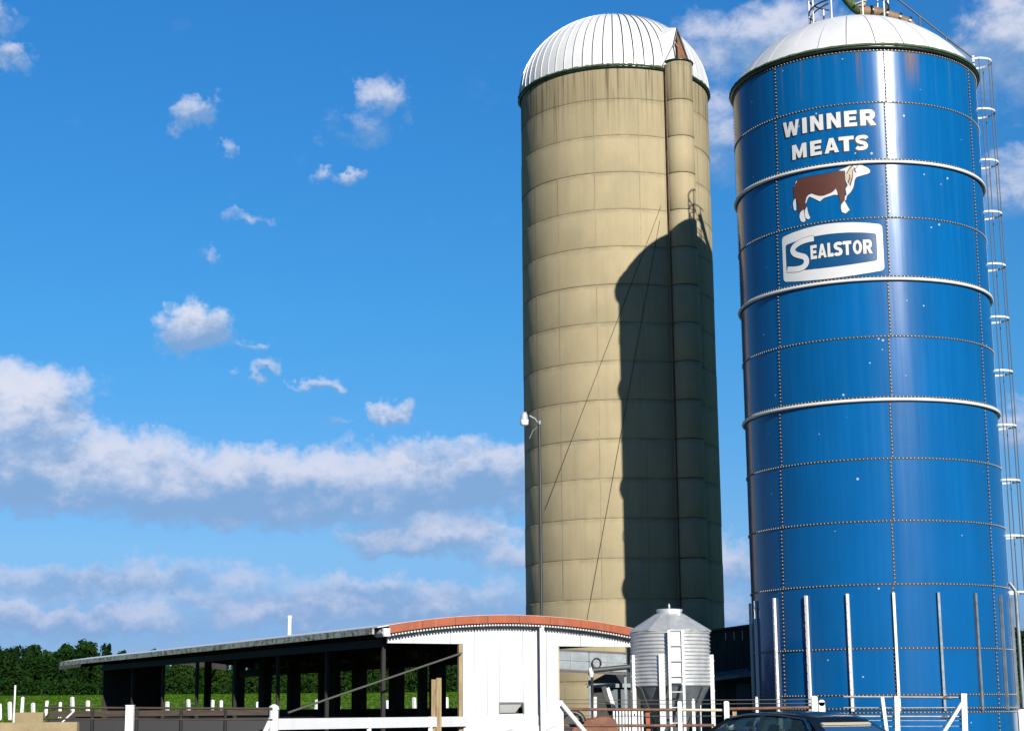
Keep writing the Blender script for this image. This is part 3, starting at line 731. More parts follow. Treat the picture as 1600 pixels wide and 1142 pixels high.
# roof sheets
for k in range(15):
    y0 = -.30+k*(LEN+.3)/15; y1 = y0+(LEN+.3)/15-.012
    warc(-.30, XR+.27, y0, y1, lambda x: zt(x)+.002, lambda x: zt(x)+.022, 14).build('roof_sheet', M['white_steel'], shed)
warc(-.285, XR+.255, -.05, LEN-.02, lambda x: zt(x)-.009, lambda x: zt(x)-.001, 14).build('soffit_shade_sheet', M['wood_dark'], shed)  # dark sheet added so the pale roof underside reads as shade
for k in range(9):
    y0 = -.12+k*2.835; b = MB(); b.box((-.335, y0, 2.985), (-.29, y0+2.82, 3.115)); b.build('eave_board', M['moss_eave'], shed)
for k in range(9):
    y0 = -.12+k*2.835; b = MB(); b.box((XR+.26, y0, 2.87), (XR+.30, y0+2.82, 3.115)); b.build('eave_board', M['moss_eave'], shed)
# fascia and corrugation
n = 8; w = (XR+.10)/n
for k in range(n):
    x0 = -.05+k*w
    warc(x0+.004, x0+w-.004, -.31, -.27, lambda x: zt(x)-.150, lambda x: zt(x)+.016, 4).build('fascia_board', M['orange'], shed)
b = MB(); N = 86
for k in range(N):
    x = -.02+(XR+.02)*k/N; d = .028
    b.box((x, -.262, zt(x)-.205), (x+.036, -.10, zt(x)-.172))
kind(b.build('corrugation', M['white_steel'], shed), 'stuff')
for x in (-.12, XR+.12):
    b = MB(); b.tube([(x, -.33, zt(x)-.20), (x, -.33, zt(x)-.04)], [.075, .095], 10); b.tube([(x, -.33, zt(x)-.12), (x, .1, zt(x)-.12)], .09, 10)
    b.build('end_cap', M['white'], shed)
# gable boarding
BWD = .2863; hx0, hx1, hz0, hz1 = 1.76+3*BWD, 1.76+5*BWD, 1.38, 1.60
xw = 1.76-6*BWD
gr_ = random.Random(11)
for k in range(-6, 15):
    x0 = 1.76+k*BWD+.0035; x1 = 1.76+(k+1)*BWD-.0035
    if x1 > XR: x1 = XR
    if x0 > XR-.05: break
    d = gr_.uniform(0, .012); top = lambda x: zt(x)-.17
    if k < 0: spans = [(2.815, top)]
    elif k < 8:
        spans = [(.0, hz0), (hz1, top)] if k in (3, 4) else [(.0, top)]
    else: spans = [(2.79, top)]
    for z0, z1 in spans: warc(x0, x1, -.03-d, .02, z0, z1, 2).build('wall_board', M['wall_white'], shed)
b = MB(); b.box((1.765, -.065, 1.00), (4.045, -.035, 1.34)); b.build('skirt_board', M['wall_white'], shed)
b = MB(); b.beam((2.75, -.085, .70), (3.95, -.085, 1.22), .03, .16); b.beam((1.9, -.085, .86), (2.9, -.085, 1.12), .03, .10); b.build('brace_board', M['wall_white'], shed)
b = MB(); b.box((hx0+.002, -.05, hz1-.008), (hx1-.002, .01, hz1+.022)); b.box((hx0-.02, -.045, hz0), (hx0+.008, .0, hz1)); b.box((hx1-.008, -.045, hz0), (hx1+.02, .0, hz1))
ho = b.build('hatch_frame', M['galv_dull'], shed)
b = MB(); b.add([(hx0+.02, -.02, hz1-.012), (hx1-.02, -.02, hz1-.012), (hx1-.09, .16, hz0+.02), (hx0+.09, .16, hz0+.02), (hx0+.02, -.005, hz1-.012), (hx1-.02, -.005, hz1-.012), (hx1-.09, .18, hz0+.02), (hx0+.09, .18, hz0+.02)],
  [(0, 1, 2, 3), (7, 6, 5, 4), (0, 4, 5, 1), (1, 5, 6, 2), (2, 6, 7, 3), (3, 7, 4, 0)]); b.build('hatch_flap', M['white'], ho)
b = MB(); b.box((hx0-.05, .25, hz0-.2), (hx1+.05, .27, hz1+.2)); b.build('hatch_shade_board', M['wood_dark'], shed)  # dark board standing in for the shaded recess behind the hatch
b = MB(); b.box((1.68, -.02, .0), (1.755, .05, 2.81)); b.build('door_jamb', M['wood'], shed)
b = MB(); b.box((4.052, -.02, .0), (4.09, .04, 2.785)); b.build('door_jamb', M['cream'], shed)
# framing
def post(x, y, w, z1, m, nm='post'): b = MB(); b.box((x-w/2, y-w/2, -.05), (x+w/2, y+w/2, z1)); return b.build(nm, m, shed)
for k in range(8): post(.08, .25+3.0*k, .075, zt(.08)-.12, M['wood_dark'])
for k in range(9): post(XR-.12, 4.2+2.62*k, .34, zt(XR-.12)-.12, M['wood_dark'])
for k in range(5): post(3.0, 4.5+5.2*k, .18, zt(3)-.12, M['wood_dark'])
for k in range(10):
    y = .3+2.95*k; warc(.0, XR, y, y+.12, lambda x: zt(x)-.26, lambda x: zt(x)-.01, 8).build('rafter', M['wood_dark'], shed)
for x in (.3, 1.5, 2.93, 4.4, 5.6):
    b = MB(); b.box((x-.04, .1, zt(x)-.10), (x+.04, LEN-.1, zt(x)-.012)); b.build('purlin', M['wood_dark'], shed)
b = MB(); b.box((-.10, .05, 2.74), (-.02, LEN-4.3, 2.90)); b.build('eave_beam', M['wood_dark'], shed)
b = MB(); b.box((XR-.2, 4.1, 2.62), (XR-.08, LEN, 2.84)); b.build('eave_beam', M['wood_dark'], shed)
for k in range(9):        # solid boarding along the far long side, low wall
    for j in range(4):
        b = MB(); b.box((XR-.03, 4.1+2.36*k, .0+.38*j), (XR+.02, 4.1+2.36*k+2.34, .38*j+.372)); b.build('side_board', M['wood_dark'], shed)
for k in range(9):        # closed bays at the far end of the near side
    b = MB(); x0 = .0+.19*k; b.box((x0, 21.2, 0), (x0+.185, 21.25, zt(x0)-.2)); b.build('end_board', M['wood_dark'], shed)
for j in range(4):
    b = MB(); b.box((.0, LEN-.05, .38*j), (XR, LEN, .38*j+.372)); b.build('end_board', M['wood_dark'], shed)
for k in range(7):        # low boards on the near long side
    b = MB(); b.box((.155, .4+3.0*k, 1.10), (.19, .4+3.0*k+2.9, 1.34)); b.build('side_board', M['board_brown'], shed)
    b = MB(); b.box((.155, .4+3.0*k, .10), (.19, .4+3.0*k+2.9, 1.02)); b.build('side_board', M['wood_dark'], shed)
b = MB(); b.add([(-.05, -.02, .006), (XR, -.02, .006), (XR, LEN, .39), (-.05, LEN, .39)], [(0, 1, 2, 3)]); b.build('floor_slab', M['yard'], shed)
# vent pipe standing on the shed roof
b = MB(); b.tube([(0, 0, -.35), (0, 0, .38)], .052, 10); b.tube([(0, 0, .38), (0, 0, .45)], .065, 10)
vp = at(452, 990, 44.0); tag(b.build('vent_pipe', M['post_white'], None, (vp.x, vp.y, 3.42)), 'thin white vent pipe standing up from the cattle shed roof', 'pipe')

# white plank rail and its pipe post, left of the gable
pk = thing('plank_fence', 'white plank fence between a capped pipe post and the white gable', 'fence', at(428, 1105, 31.5)*Vector((1, 1, 0)) if False else (at(428, 1105, 31.5).x, 31.5, 0))
A = Vector((0, 0, 0)); ge = P0+Vector((cos(SR), sin(SR), 0))*1.80+Vector((sin(SR), -cos(SR), 0))*.10
Bv = ge-Vector(pk.location); Bv.z = 0
b = MB(); b.tube([A, Vector((0, 0, 1.50))], .085, 12); b.tube([(0, 0, 1.50), (0, 0, 1.56), (0, 0, 1.60)], [.10, .09, .03], 12); b.build('post', M['post_white'], pk)
b = MB(); b.tube([(0, .0, 1.45), (-.55, -.1, .2)], .05, 8); b.build('brace', M['post_white'], pk)
b = MB(); u = Bv.normalized(); b.beam(A+u*.09+Vector((0, 0, 1.245)), Bv+Vector((0, 0, 1.235)), .045, .20); b.build('plank', M['wall_white'], pk)
b = MB(); b.beam(A+u*.09+Vector((0, 0, .6)), Bv+Vector((0, 0, .6)), .045, .20); b.build('plank', M['wall_white'], pk)
for t in (.45, .78):
    b = MB(); q = A.lerp(Bv, t)+Vector((.05, .09, 0)); b.box((q.x-.04, q.y-.04, -.02), (q.x+.04, q.y+.04, 1.34)); b.build('stake', M['post_white'], pk)
q = at(682, 1100, 35.1)
b = MB(); b.box((-.10, -.08, -.02), (-.012, .08, 2.08)); b.box((.0, -.08, -.02), (.10, .08, 2.11)); b.build
tag(b.build('timber_post', M['wood'], None, (q.x, q.y, 0)), 'tan weathered timber post standing in the dark gable opening', 'post')
A = at(450, 1113, 33.0); Bq = at(721, 1020, 35.75)
b = MB(); b.tube([A, Bq], .022, 8); tag(b.build('leaning_pole', M['wire'], None), 'thin grey pole slanting across the dark shed opening', 'pole')

# ================================================================== YARD LIGHT
q = at(848, 1100, 36.55)
yl = thing('yard_light', 'yard light on a slim mast rising in front of the tan silo', 'lamp post', (q.x, q.y, 0))
zt1 = at(848, 968, 36.55).z; zt2 = at(848, 663, 36.55).z
b = MB(); b.box((-.047, -.047, -.02), (.047, .047, zt1)); b.build('pole', M['post_white'], yl)
b = MB(); b.tube([(.0, 0, zt1), (.0, 0, zt2)], .030, 8); b.build('mast', M['conduit'], yl)
b = MB(); b.tube([(0, 0, zt2-.02), (-.10, 0, zt2+.13), (-.22, -.02, zt2+.19)], .022, 8); b.tube([(0, 0, zt2), (0, 0, zt2+.08)], .05, 8)
b.tube([(0, .02, zt2-.02), (-.14, .05, zt2-.12), (-.22, .06, zt2-.3)], .013, 6); b.build('arm', M['galv_dull'], yl)
b = MB(); prof = [(.001, .16), (.05, .15), (.075, .08), (.085, .0), (.10, -.02)]; b.lathe(prof[::-1], 16, c=(-.33, -.02)); lh = b.build('lamp_head', M['galv'], yl, (0, 0, zt2+.12))
b = MB(); b.lathe([(.001, -.15), (.06, -.145), (.09, -.12), (.095, -.02)], 16, c=(-.33, -.02)); b.build('lamp_lens', M['lens'], lh)
b = MB(); b.tube([(-.10, 0, zt1-.15), (-.045, 0, zt1-.05)], .012, 6); b.tube([(-.22, 0, zt1-.22), (-.10, 0, zt1-.15)], .008, 6); b.build('insulator', M['wire'], yl)
# two thin dark tubes hugging the concrete silo, drawn as cast wire shadows
def on_silo(px, py, off):
    d = ray(px, py); a = d.x*d.x+d.y*d.y; bq = -2*(d.x*LC[0]+d.y*LC[1]); cc = LC[0]**2+LC[1]**2-(RL+off)**2
    t = (-bq-sqrt(max(0, bq*bq-4*a*cc)))/(2*a); q = Vector((d.x*t-LC[0], d.y*t-LC[1], d.z*t+EYE)); c, sn = cos(AZL), sin(AZL)
    return Vector((c*q.x-sn*q.y, sn*q.x+c*q.y, q.z))
for (xa, ya, xb, yb3) in ((1033, 322, 852, 795), (1031, 345, 914, 985)):
    b = MB(); b.tube([on_silo(xa+(xb-xa)*k/24, ya+(yb3-ya)*k/24, .012) for k in range(25)], .008, 5); b.build('wire_shadow_line', M['conduit'], tan_)

# ================================================================== FEED BIN
q = at(1049, 1080, 35.0); RBIN = .805
fb = thing('feed_bin', 'small corrugated galvanised feed bin with cone roof and ladder', 'feed bin', (q.x, q.y, 0), -atan2(q.x, q.y))
zE = at(1049, 983, 34.3).z; zB = at(1049, 1071, 34.3).z; zL = at(1049, 953, 34.8).z
tiers = 3
for t in range(tiers):
    z1 = zE-(zE-zB)*t/tiers; z0 = zE-(zE-zB)*(t+1)/tiers; pr = []; nn = 5*8
    for k in range(nn+1):
        z = z0+(z1-z0)*k/nn; pr.append((RBIN+.012*sin(2*pi*5*k/nn), z+.0))
    b = MB(); b.lathe(pr, 64); b.build('bin_ring', M['galv'], fb)
b = MB(); b.lathe([(RBIN+.03, zE-.03), (RBIN+.035, zE+.0), (.30, zL-.07), (.24, zL-.05)], 12, smooth=False)
nseg = 12; rf = b.build('bin_roof', M['galv'], fb)
b = MB(); b.lathe([(.22, zL-.12), (.275, zL+.02), (.25, zL+.03), (.001, zL+.05)], 24); b.lathe([(.001, zL+.02), (.02, zL+.03), (.025, zL+.10), (.01, zL+.14), (.001, zL+.15)], 8)
b.box((-.02, -.27, zL-.14), (.22, -.245, zL+.01)); b.build('bin_lid', M['galv'], rf)
b = MB(); b.lathe([(.16, zB-1.15), (RBIN-.03, zB-.02), (RBIN+.0, zB+.01)], 32); b.build('hopper', M['galv_dull'], fb)
b = MB(); b.tube([(0, 0, zB-1.1), (0, 0, zB-1.5)], .15, 14); b.build('boot', M['dark_metal'], fb)
lm = None
for a in (-66, -12, 86, 140, 214):
    a = rad(a); b = MB(); b.box((-.055, -.045, -.02), (.055, -.033, zB+.62)); b.box((-.055, -.033, -.02), (-.043, .03, zB+.62)); b.box((.043, -.033, -.02), (.055, .03, zB+.62))
    for z in (.3, .9, zB-.5, zB-.1, zB+.2, zB+.5): b.box((-.012, -.053, z-.012), (.012, -.045, z+.012))
    if lm is None: o = b.build('leg', M['post_white'], fb); lm = o.data
    else: o = link('leg', lm, fb)
    o.location = ((RBIN+.02)*sin(a), -(RBIN+.02)*cos(a), 0); o.rotation_euler = (0, 0, a)
b = MB(); yb_ = -(RBIN+.12); x0, x1 = -.02, .25
for x in (x0, x1): b.box((x-.025, yb_-.02, .2), (x+.025, yb_+.015, zE-.02))
lo = b.build('bin_ladder', M['post_white'], fb)
rm = None
for k in range(8):
    z = zE-.03-.30*k
    if rm is None: b = MB(); b.tube([(x0, yb_, 0), (x1, yb_, 0)], .016, 6); o = b.build('rung', M['galv'], lo); rm = o.data
    else: o = link('rung', rm, lo)
    o.location = (0, 0, z)
b = MB(); b.box((x0+.025, yb_+.025, zB+.05), (x1-.025, yb_+.032, zE-.05)); b.build('ladder_backing', M['white_steel'], lo)
b = MB(); b.tube([(.62, -.5, zB-.03), (.30, -.35, zB-.9)], .018, 6); b.build('strut', M['dark_metal'], fb); b = MB(); b.tube([(-.6, -.5, zB-.03), (-.3, -.35, zB-.9)], .018, 6); b.build('strut', M['dark_metal'], fb)

# ================================================================== FEED ROOM between the silos
Yf = 45.5; xl = at(1068, 980, Yf).x; xr_ = at(1186, 980, Yf).x; zl = at(1112, 983, Yf).z; zr2 = at(1170, 975, Yf).z
fr_ = thing('feed_room', 'dark sided feed room squeezed between the two silos', 'outbuilding', (xl, Yf, 0))
Wf = xr_-xl; nb = 9
sl2 = (zr2-zl)/(at(1170, 975, Yf).x-at(1112, 983, Yf).x); zz0 = zl-sl2*(at(1112, 983, Yf).x-xl)
for k in range(nb):
    x0 = Wf*k/nb; b = MB(); warc(x0+.004, x0+Wf/nb-.004, 0, .05, -.02, lambda x: zz0+sl2*x-.06, 1).build('siding_board', M['dark_siding'], fr_)
warc(-.1, Wf+.05, -.12, 3.0, lambda x: zz0+sl2*x-.055, lambda x: zz0+sl2*x, 2).build('roof', M['shed_roof'], fr_)
b = MB(); b.box((-.02, .05, -.02), (.05, 2.9, zz0-.08)); b.box((Wf-.05, .05, -.02), (Wf, 2.9, zz0+sl2*Wf-.08)); b.box((.05, 2.85, -.02), (Wf-.05, 2.9, zz0-.08)); b.build('wall', M['dark_siding'], fr_)
def fl2(px, py, dY=0): p = at(px, py, Yf+dY); return Vector((p.x-xl, dY, p.z))
a, c = fl2(1116, 1060, -.6), fl2(1173, 1053, -.6)
b = MB(); b.add([(a.x, -.7, a.z-.05), (c.x, -.7, c.z-.05), (c.x, .0, c.z+.10), (a.x, 0, a.z+.10), (a.x, -.7, a.z+.03), (c.x, -.7, c.z+.05), (c.x, .0, c.z+.18), (a.x, 0, a.z+.16)],
   [(3, 2, 1, 0), (4, 5, 6, 7), (0, 1, 5, 4), (1, 2, 6, 5), (2, 3, 7, 6), (3, 0, 4, 7)]); b.build('porch_roof', M['galv_dull'], fr_)
a, c = fl2(1150, 1068, -.08), fl2(1172, 1068, -.08)
b = MB(); b.box((a.x, -.06, .05), (c.x, -.008, a.z)); b.build('door', M['shed_blue'], fr_)
a, c = fl2(1088, 1090, -.08), fl2(1108, 1090, -.08)
b = MB(); b.box((a.x, -.05, .05), (c.x, -.008, a.z+.35)); b.build('door', M['shed_blue'], fr_)

# ---- little dark hut left of the bin
Yh = 43.5
ht = thing('pump_hut', 'little hut with dark hipped roof beside the tan silo', 'hut', (at(962, 1080, Yh).x, Yh, 0))
hw = .62; ze = at(962, 1068, Yh).z; za = at(962, 1046, Yh).z
for s, (lo_, hi_) in {'wall': ((-hw, 0, -.02), (hw, 1.2, ze))}.items():
    b = MB(); b.box(lo_, hi_); b.build('wall', M['dark_siding'], ht)
b = MB(); e = .10; b.add([(-hw-e, -e, ze), (hw+e, -e, ze), (hw+e, 1.3, ze), (-hw-e, 1.3, ze), (-.05, .45, za), (.32, .45, za)], [(0, 1, 5, 4), (1, 2, 5), (2, 3, 4, 5), (3, 0, 4), (3, 2, 1, 0)]); b.build('roof', M['shed_roof'], ht)
b = MB(); b.box((-hw-e, -e-.03, ze-.09), (hw+e, -e, ze+.005)); b.build('gutter', M['galv_dull'], ht)
b = MB(); b.box((-.20, -.03, .05), (.30, -.006, ze-.12)); dr = b.build('door', M['shed_blue'], ht)
b = MB(); b.box((-.20, -.036, 1.30), (.30, -.030, 1.33)); b.build('door_rail', M['dark_metal'], dr)

# ---- galvanised conveyor behind the shed
Yc = 43.0
def cv(px, py): p = at(px, py, Yc); return Vector((p.x, Yc, p.z))
a0 = cv(862, 1013); a1 = cv(979, 1019)
cvr = thing('feed_conveyor', 'galvanised feed conveyor trough crossing behind the white gable', 'conveyor', (a0.x, Yc, 0))
Lc = a1.x-a0.x; dzc = a1.z-a0.z; hC = .44
for i in range(4):
    for j in range(2):
        x0 = Lc*i/4; x1 = Lc*(i+1)/4-.012; zz1 = a0.z-.055-(hC/2)*j; b = MB()
        vs = [(x, y, z+dzc*x/Lc) for x in (x0, x1) for y, z in ((.0+.03*j, zz1-hC/2+.012), (.06, zz1-hC/2+.012), (.06, zz1), (.0+.03*j, zz1))]
        b.add(vs, [(3, 2, 1, 0), (4, 5, 6, 7), (0, 1, 5, 4), (1, 2, 6, 5), (2, 3, 7, 6), (3, 0, 4, 7)]); b.build('trough_panel', M['galv_dull'], cvr)
b = MB(); b.beam((0, .02, a0.z-.02), (Lc, .02, a1.z-.02), .06, .05); b.beam((0, .03, a0.z-hC-.09), (Lc, .03, a1.z-hC-.09), .08, .06); b.build('trough_rail', M['dark_metal'], cvr)
for x in (.10, Lc*.5, Lc-.04): b = MB(); b.box((x-.03, .07, -.02), (x+.03, .13, a0.z+dzc*x/Lc-.02)); b.build('trestle_leg', M['galv_dull'], cvr)
b = MB(); b.tube([(Lc*.60+.11*sin(t), -.03, a0.z-.36+.12*cos(t)) for t in [k*2*pi/14 for k in range(14)]], .016, 6, closed=True); b.build('hose_loop', M['black'], cvr)
p1 = at(925, 1047, 42.4); p2 = at(986, 1041, 42.4)
ap = thing('auger_pipe', 'dark auger pipe with white end cap on a thin post', 'pipe', (p1.x, 42.4, 0))
L1 = p2-p1
b = MB(); b.tube([(0, 0, p1.z), (L1.x, 0, p2.z)], .065, 10); b.build('tube', M['dark_metal'], ap)
b = MB(); b.tube([(-.05, 0, p1.z+.06), (-.02, 0, p1.z-.02), (-.02, 0, p1.z-.16)], [.05, .075, .045], 10); b.build('end_cap', M['post_white'], ap)
b = MB(); b.tube([(.0, 0, -.02), (.0, 0, p1.z-.05)], .03, 8); b.build('post', M['wood_dark'], ap)
b = MB(); b.tube([(.06, -.02, 1.75), (.02, -.02, .0)], .05, 8); b.build('post_sleeve', M['post_white'], ap)
for (xa, ya, xb, yb2, w, m, lab) in ((943, 1072, 962, 1142, .10, 'black', 'leaning black beam beside the small dark hut'), (949, 1074, 972, 1142, .08, 'post_white', 'leaning white post beside the small dark hut')):
    A = at(xa, ya, 39.0); Bq = at(xb, yb2, 39.0); D_ = (Bq-A)*(A.z/(A.z-Bq.z)); b = MB(); b.beam(A, A+D_, w)
    tag(b.build('leaning_post', M[m], None), lab, 'post')

# ---- picket screen under the hut
Yp = 34.0; pf = thing('picket_screen', 'short white picket screen behind the rusty rails', 'fence', (at(958, 1120, Yp).x, Yp, 0))
zt3 = at(960, 1109, Yp).z; me0 = None
for k in range(10):
    if me0 is None: b = MB(); b.box((0, 0, -.02), (.034, .02, zt3)); o = b.build('picket', M['post_white'], pf); me0 = o.data
    else: o = link('picket', me0, pf)
    o.location = (.062*k, 0, 0)
b = MB(); b.box((-.03, .024, zt3-.12), (.64, .05, zt3-.07)); b.box((-.03, .024, .3), (.64, .05, .36)); b.build('rail', M['wood_dark'], pf)

# ---- rusty hooded machine behind the rails
Ym = 30.5; mc = thing('farm_implement', 'rusty orange brown hooded implement with black fender behind the rails', 'farm machine', (at(922, 1130, Ym).x, Ym, 0))
def ml(px, py): p = at(px, py, Ym); return Vector((p.x-mc.location.x, 0, p.z))
prof = [ml(883, 1130), ml(900, 1124), ml(918, 1122), ml(930, 1120), ml(942, 1118), ml(952, 1118.5), ml(958, 1122), ml(962, 1128), ml(964, 1136)]
b = MB(); vs = []; n = len(prof)
for y in (-.35, -.30, .35, .40):
    dzv = -.03 if y in (-.35, .40) else 0
    vs += [(p.x, y, p.z+dzv) for p in prof]+[(p.x, y, .55) for p in prof]
for j in range(3):
    for i in range(n-1): vs and b.f.append((j*2*n+i, j*2*n+i+1, (j+1)*2*n+i+1, (j+1)*2*n+i)) or b.sm.append(True)
b.v = [tuple(v) for v in vs]
for i in range(n-1): b.f.append((i, n+i, n+i+1, i+1)); b.sm.append(False); b.f.append((6*n+i+1, 6*n+n+i+1, 6*n+n+i, 6*n+i)); b.sm.append(False)
for e in (0, n-1):
    for j in range(3): b.f.append((j*2*n+e, (j+1)*2*n+e, (j+1)*2*n+n+e, j*2*n+n+e)); b.sm.append(False)
b.build('hood', M['rust_orange'], mc)
b = MB(); c0 = ml(893, 1125); b.tube([(c0.x-.19+.19*(1-cos(t)), -.42, c0.z-.02+.16*sin(t)) for t in [pi*k/10 for k in range(11)]], .05, 8)
b.tube([(c0.x-.1, -.45, c0.z-.03), (c0.x-.1, -.38, c0.z-.03)], .16, 16); b.build('fender', M['black'], mc)
for x in (-.35, .35):
    b = MB(); b.tube([(x, -.42, .35), (x, -.30, .35)], .36, 22); b.build('wheel', M['tyre'], mc)
    b = MB(); b.tube([(x, .34, .35), (x, .46, .35)], .36, 22); b.build('wheel', M['tyre'], mc)
b = MB(); b.beam((-.5, 0, .55), (.55, 0, .55), .5, .12); b.build('chassis', M['dark_metal'], mc)

# ================================================================== PIPE FENCE (right of the gable)
Yr = 29.0; pfn = thing('pipe_fence', 'rusty pipe rail fence with white posts in front of the bin', 'fence', (0, Yr, 0))
def rl(px, py): p = at(px, py, Yr); return Vector((p.x, 0, p.z))
for (pa_, pb_, m, nm) in (((880, 1107.5), (1062, 1108.5), 'rust', 'top_rail'), ((1064, 1108.5), (1134, 1109), 'cream', 'top_rail'), ((1136, 1107), (1278, 1104.5), 'rust', 'top_rail'),
      ((882, 1133), (1060, 1133), 'rust', 'lower_rail'), ((1064, 1133), (1116, 1132.5), 'rust', 'lower_rail')):
    b = MB(); b.tube([rl(*pa_), rl(*pb_)], .026 if m != 'cream' else .024, 10); b.build(nm, M[m], pfn)
b = MB()
for y0, y1 in ((1092.5, 1093), (1098.5, 1099), (1117.5, 1118)): b.tube([rl(874, y0), rl(1000, y1+.3), rl(1134, y1), rl(1270, y1-1)], .006, 5)
b.build('wire', M['wire'], pfn)
for px, py, w in ((875, 1095, .105), (1061, 1096, .07), (1134, 1096, .085), (1271, 1088, .10)):
    p = rl(px, py); b = MB(); b.box((p.x-w/2, -.1, -.02), (p.x+w/2, -.03, p.z)); b.box((p.x-w/2+.01, -.09, p.z), (p.x+w/2-.01, -.04, p.z+.012)); b.build('post', M['post_white'], pfn)
A = rl(878, 1100); Bq = rl(916, 1146); b = MB(); b.tube([A+Vector((0, -.13, 0)), Bq+Vector((0, -.2, 0)), Bq+(Bq-A)*.9+Vector((0, -.25, 0))], .04, 8); b.build('brace', M['post_white'], pfn)
for px, m in ((1012, 'orange'), (1148, 'wood')):
    p = rl(px, 1109); b = MB(); b.beam(p+Vector((0, .05, 0)), Vector((p.x+.04, .12, 0)), .07, .03); b.build('prop', M[m], pfn)
p = at(1283, 1092, 29.5); b = MB(); b.box((-.055, -.05, -.02), (.055, .05, p.z-.05)); b.tube([(0, -.05, p.z-.06), (0, .05, p.z-.06)], .055, 14)
tag(b.build('gate_post', M['post_white'], None, (p.x, p.y, 0)), 'white round topped gate post just right of the rusty rail end', 'post')
for px, py, Yq, lab in ((1083, 1091, 33.0, 'slim white stake right of the bin ladder'), (1182, 1088, 38.2, 'short white stake at the left foot of the blue silo')):
    p = at(px, py, Yq); b = MB(); b.box((-.03, -.03, -.02), (.03, .03, p.z-.04)); b.box((-.02, -.02, p.z-.04), (.02, .02, p.z)); tag(b.build('stake', M['post_white'], None, (p.x, p.y, 0)), lab, 'stake')

# ---- wire fence in front of the blue silo
Yw = 31.0; wf = thing('wire_fence', 'wire and pipe fence with white braced corner post before the blue silo', 'fence', (0, Yw, 0))
def wl(px, py): p = at(px, py, Yw); return Vector((p.x, 0, p.z))
for px, py, px2, w in ((1377, 1089, 1384, .06), (1399.5, 1087, 1401, .088), (1504, 1083, 1506, .10)):
    A = wl(px, py); Bq = wl(px2, 1142); D_ = (Bq-A)*(A.z/(A.z-Bq.z)); b = MB(); b.beam(A+Vector((0, -.06, 0)), A+D_+Vector((0, -.06, 0)), w, .08); b.build('post', M['post_white'], wf)
A = wl(1501, 1097); Bq = wl(1470, 1144); D_ = (Bq-A)*(A.z/(A.z-Bq.z)); b = MB(); b.beam(A+Vector((0, -.1, 0)), A+D_+Vector((0, -.3, 0)), .055); b.build('brace', M['post_white'], wf)
for (y0, y1, r) in ((1088, 1089, .020), (1105, 1105, .012), (1118.5, 1119, .022), (1125, 1125.5, .010), (1134, 1134, .010)):
    b = MB(); b.tube([wl(1318, y0), wl(1400, y0+.3), wl(1502, y1)], r, 7); b.build('rail', M['galv_dull'], wf)
for px, py in ((1478, 1090), (1476, 1120)):
    b = MB(); p = wl(px, py); b.tube([p+Vector((-.09, 0, -.01)), p+Vector((0, -.02, .01)), p+Vector((.1, 0, -.02))], [.015, .035, .015], 7); b.build('chain_knot', M['wire'], wf)

# ================================================================== LEFT YARD FENCE, BUNK, BARRIERS
Yl = 29.5; lf = thing('rail_fence', 'two rail yard fence with one stout white post in front of the shed', 'fence', (0, Yl, 0))
def ll(px, py): p = at(px, py, Yl); return Vector((p.x, 0, p.z))
p = ll(205, 1102); b = MB(); b.box((p.x-.067, -.12, -.02), (p.x+.067, -.02, p.z)); b.box((p.x-.072, -.125, p.z), (p.x+.072, -.015, p.z+.012)); b.build('post', M['post_white'], lf)
for y0, y1, r in ((1105, 1106.5, .020), (1122.5, 1124, .014)):
    b = MB(); b.tube([ll(68, y0), ll(205, y0+.5), ll(426, y1)], r, 8); b.build('rail', M['board_brown'], lf)
p = ll(24, 1070); b = MB(); b.tube([(p.x, 0, -.02), (p.x, 0, p.z)], .018, 7); tag(b.build('thin_pole', M['post_white'], None, (0, Yl, 0)), 'thin upright rod at the left edge above the tan barrier', 'pole')
fbk = thing('feed_bunk', 'long dark brown feed bunk running along the open shed side', 'feed bunk', (0, 32.5, 0))
def kl(px, py): p = at(px, py, 32.5); return Vector((p.x, 0, p.z))
X0 = kl(78, 1110).x; X1 = kl(424, 1110).x; nb = 5
for k in range(nb):
    x0 = X0+(X1-X0)*k/nb; x1 = X0+(X1-X0)*(k+1)/nb-.03
    zA = kl(200, 1109.5).z; zB2 = kl(200, 1118.5).z
    b = MB(); b.box((x0, 0, zB2), (x1, .05, zA)); b.build('board', M['board_brown'], fbk)
    b = MB(); b.box((x0, .02, .25), (x1, .06, zB2-.05)); b.build('board', M['black'], fbk)
    b = MB(); b.beam((x1+.01, -.03, -.02), (x1+.01, -.03, kl(200, 1105).z), .035, .05); b.build('post', M['wood_dark'], fbk)
b = MB(); b.beam((X0-.06, .6, .02), (X0-.06, .6, 1.1), .05); b.beam((X1, .6, .02), (X1, .6, 1.1), .05); b.box((X0, .55, .25), (X1, .6, .95)); b.build('back_board', M['wood_dark'], fbk)
A = kl(97, 1128); Bq = kl(116, 1110); b = MB(); b.tube([A, Bq], .018, 6); b.build('strut', M['post_white'], fbk)
